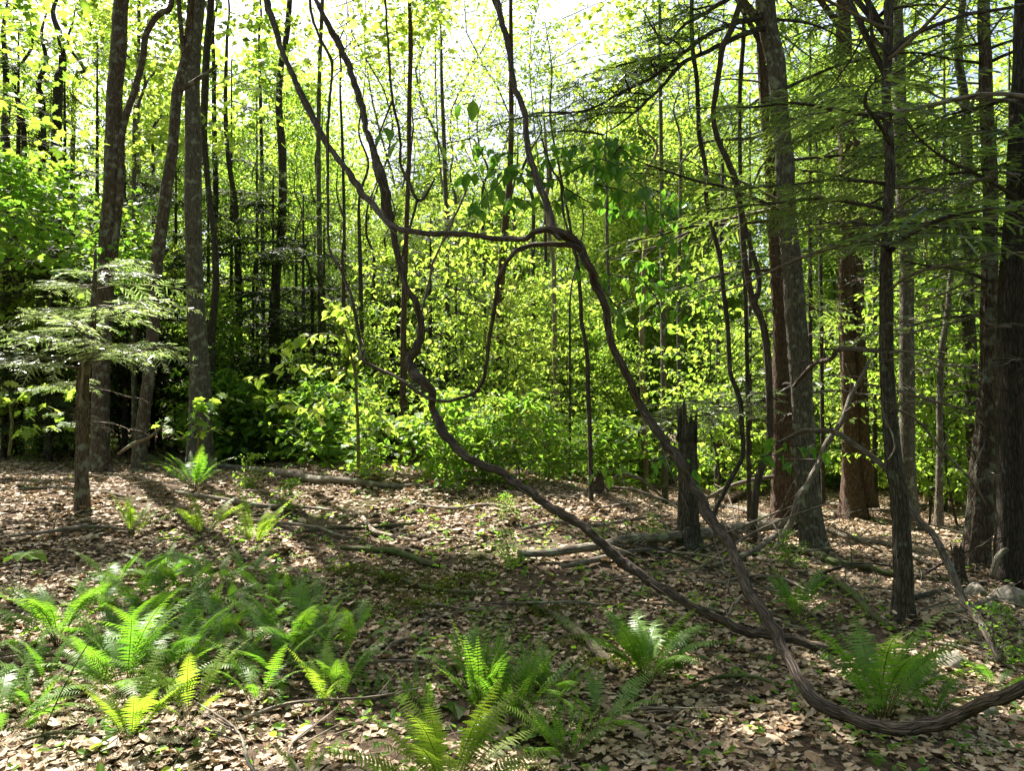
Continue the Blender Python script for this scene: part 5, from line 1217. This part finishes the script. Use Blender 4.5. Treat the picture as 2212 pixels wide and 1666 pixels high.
for key, (root_, org_, P_, r_) in list(T.items()) + [('h', HT)]:
    if org_[1] > 13.5: continue
    m_ = 70; a = rs.rand(m_) * 6.283; q = r_[0] * 1.05 + np.abs(rs.randn(m_)) * (.05 + r_[0] * .5)
    x, y = org_[0] + q * np.cos(a), org_[1] + q * np.sin(a)
    scatter(mb, tp[1], np.stack([x, y, H(x, y) + .015 + .09 * rs.rand(m_) * np.exp(-(q - r_[0]) * 9)], 1), rs.rand(m_) * 6.283, rs.randn(m_) * .35, rs.randn(m_) * .35, (.055 + .0015 * y) * rs.uniform(.7, 1.4, m_), quad=True)
o = mb.build('leaf_litter', M['litter']); o['kind'] = 'stuff'
mb = MB()
for k in range(4200):
    x, y = spots(1, 2.2, 22, 1.3); x, y = float(x[0]), float(y[0]); a = rs.rand() * 3.14; l = rs.uniform(.08, .4); z = float(H(x, y)) + rs.uniform(.015, .05)
    d = np.array([math.cos(a), math.sin(a), rs.randn() * .08]) * l
    p = np.array([x, y, z]); tube(mb, [p, p + d * .5 + rs.randn(3) * .015, p + d], [.0022, .002, .001], 3, 4, rs=rs)
o = mb.build('twig_litter', M['dry']); o['kind'] = 'stuff'
mb = MB()
x, y = spots(900, 2.4, 20, 1.2); c = np.stack([x, y, H(x, y) + .03], 1)
nz = np.sin(x * 1.3 + 1) * np.sin(y * 1.1 + .5)
c = c[nz + rs.randn(len(x)) * .4 > 0]
x, y = rs.uniform(-3.2, 3.0, 800), rs.uniform(3.2, 8.5, 800); c = np.concatenate([c, np.stack([x, y, H(x, y) + .035], 1)])
leaves(mb, OVA, np.repeat(c, 4, 0) + rs.randn(len(c) * 4, 3) * np.array([.035, .035, .012]), .045, .35, (.1, .35), .4, rs=rs)
o = mb.build('ground_cover', M['leafmid']); o['kind'] = 'stuff'
mb = MB()
for u, v, rad, n in [(850, 1262, .35, 900), (960, 1285, .4, 900), (760, 1240, .3, 600), (620, 1265, .3, 500), (900, 1320, .4, 700), (1180, 1335, .22, 700), (1260, 1395, .2, 700), (1310, 1445, .16, 500), (470, 1082, .3, 500), (1075, 1090, .4, 700), (1000, 1260, .3, 500), (1140, 1500, .2, 500), (780, 1330, .3, 500), (300, 1250, .25, 400), (1700, 1215, .25, 400), (2180, 1285, .2, 500)]:
    g_ = ground(u, v); a = rs.rand(n) * 6.283; q = rad * np.abs(rs.randn(n)) * .6
    x, y = g_[0] + q * np.cos(a) * 1.6, g_[1] + q * np.sin(a)
    scatter(mb, DIA, np.stack([x, y, H(x, y) + .012 + .035 * np.exp(-(q / rad) ** 2 * 3)], 1), rs.rand(n) * 6.283, .5 + rs.randn(n) * .4, rs.randn(n) * .4, .022 * rs.uniform(.7, 1.5, n))
M['mossleaf'] = leaf_mat('moss_leaf', [(.04, .055, .012), (.07, .085, .015), (.12, .13, .02)], [(.1, .14, .02), (.16, .2, .02), (.26, .28, .03)], .3, .8, .1)
o = mb.build('moss', M['mossleaf']); o['kind'] = 'stuff'
TW = []
for k in range(5):
    mb = MB(); l = .8
    C, r = tube(mb, [(0, 0, 0), (.3 * l, .04 * rs.randn(), .03), (.65 * l, .06 * rs.randn(), .02), (l, .08 * rs.randn(), .03)], [.009, .007, .005, .002], 6, 16, rs=rs, wob=.4)
    for q in range(3):
        i_ = rs.randint(4, 13); e = C[i_] + np.array([.16, rs.choice([-1, 1]) * rs.uniform(.08, .2), rs.uniform(0, .08)]); tube(mb, [C[i_], (C[i_] + e) / 2, e], [.004, .003, .001], 4, 4, rs=rs)
    TW.append(mb.mesh('fallen_twig', M['dry'] if k % 2 else M['dead']))
for k in range(190):
    x, y = spots(1, 2.8, 16, 1.1); x, y = float(x[0]), float(y[0])
    if k < 100: x, y = rs.uniform(-1.0, 6.0), rs.uniform(5.5, 12.5)
    o = put('fallen_twig', TW[rs.randint(5)], None, (x, y, float(H(x, y)) + .02)); s = rs.uniform(.5, 1.4)
    o.rotation_euler = (rs.randn() * .2, -abs(rs.randn()) * .07, rs.rand() * 6.28); o.scale = (s, s, s)
    tag(o, 'thin bare twig lying loose on the brown leaf litter', 'twig', 'loose twigs on the leaf litter')
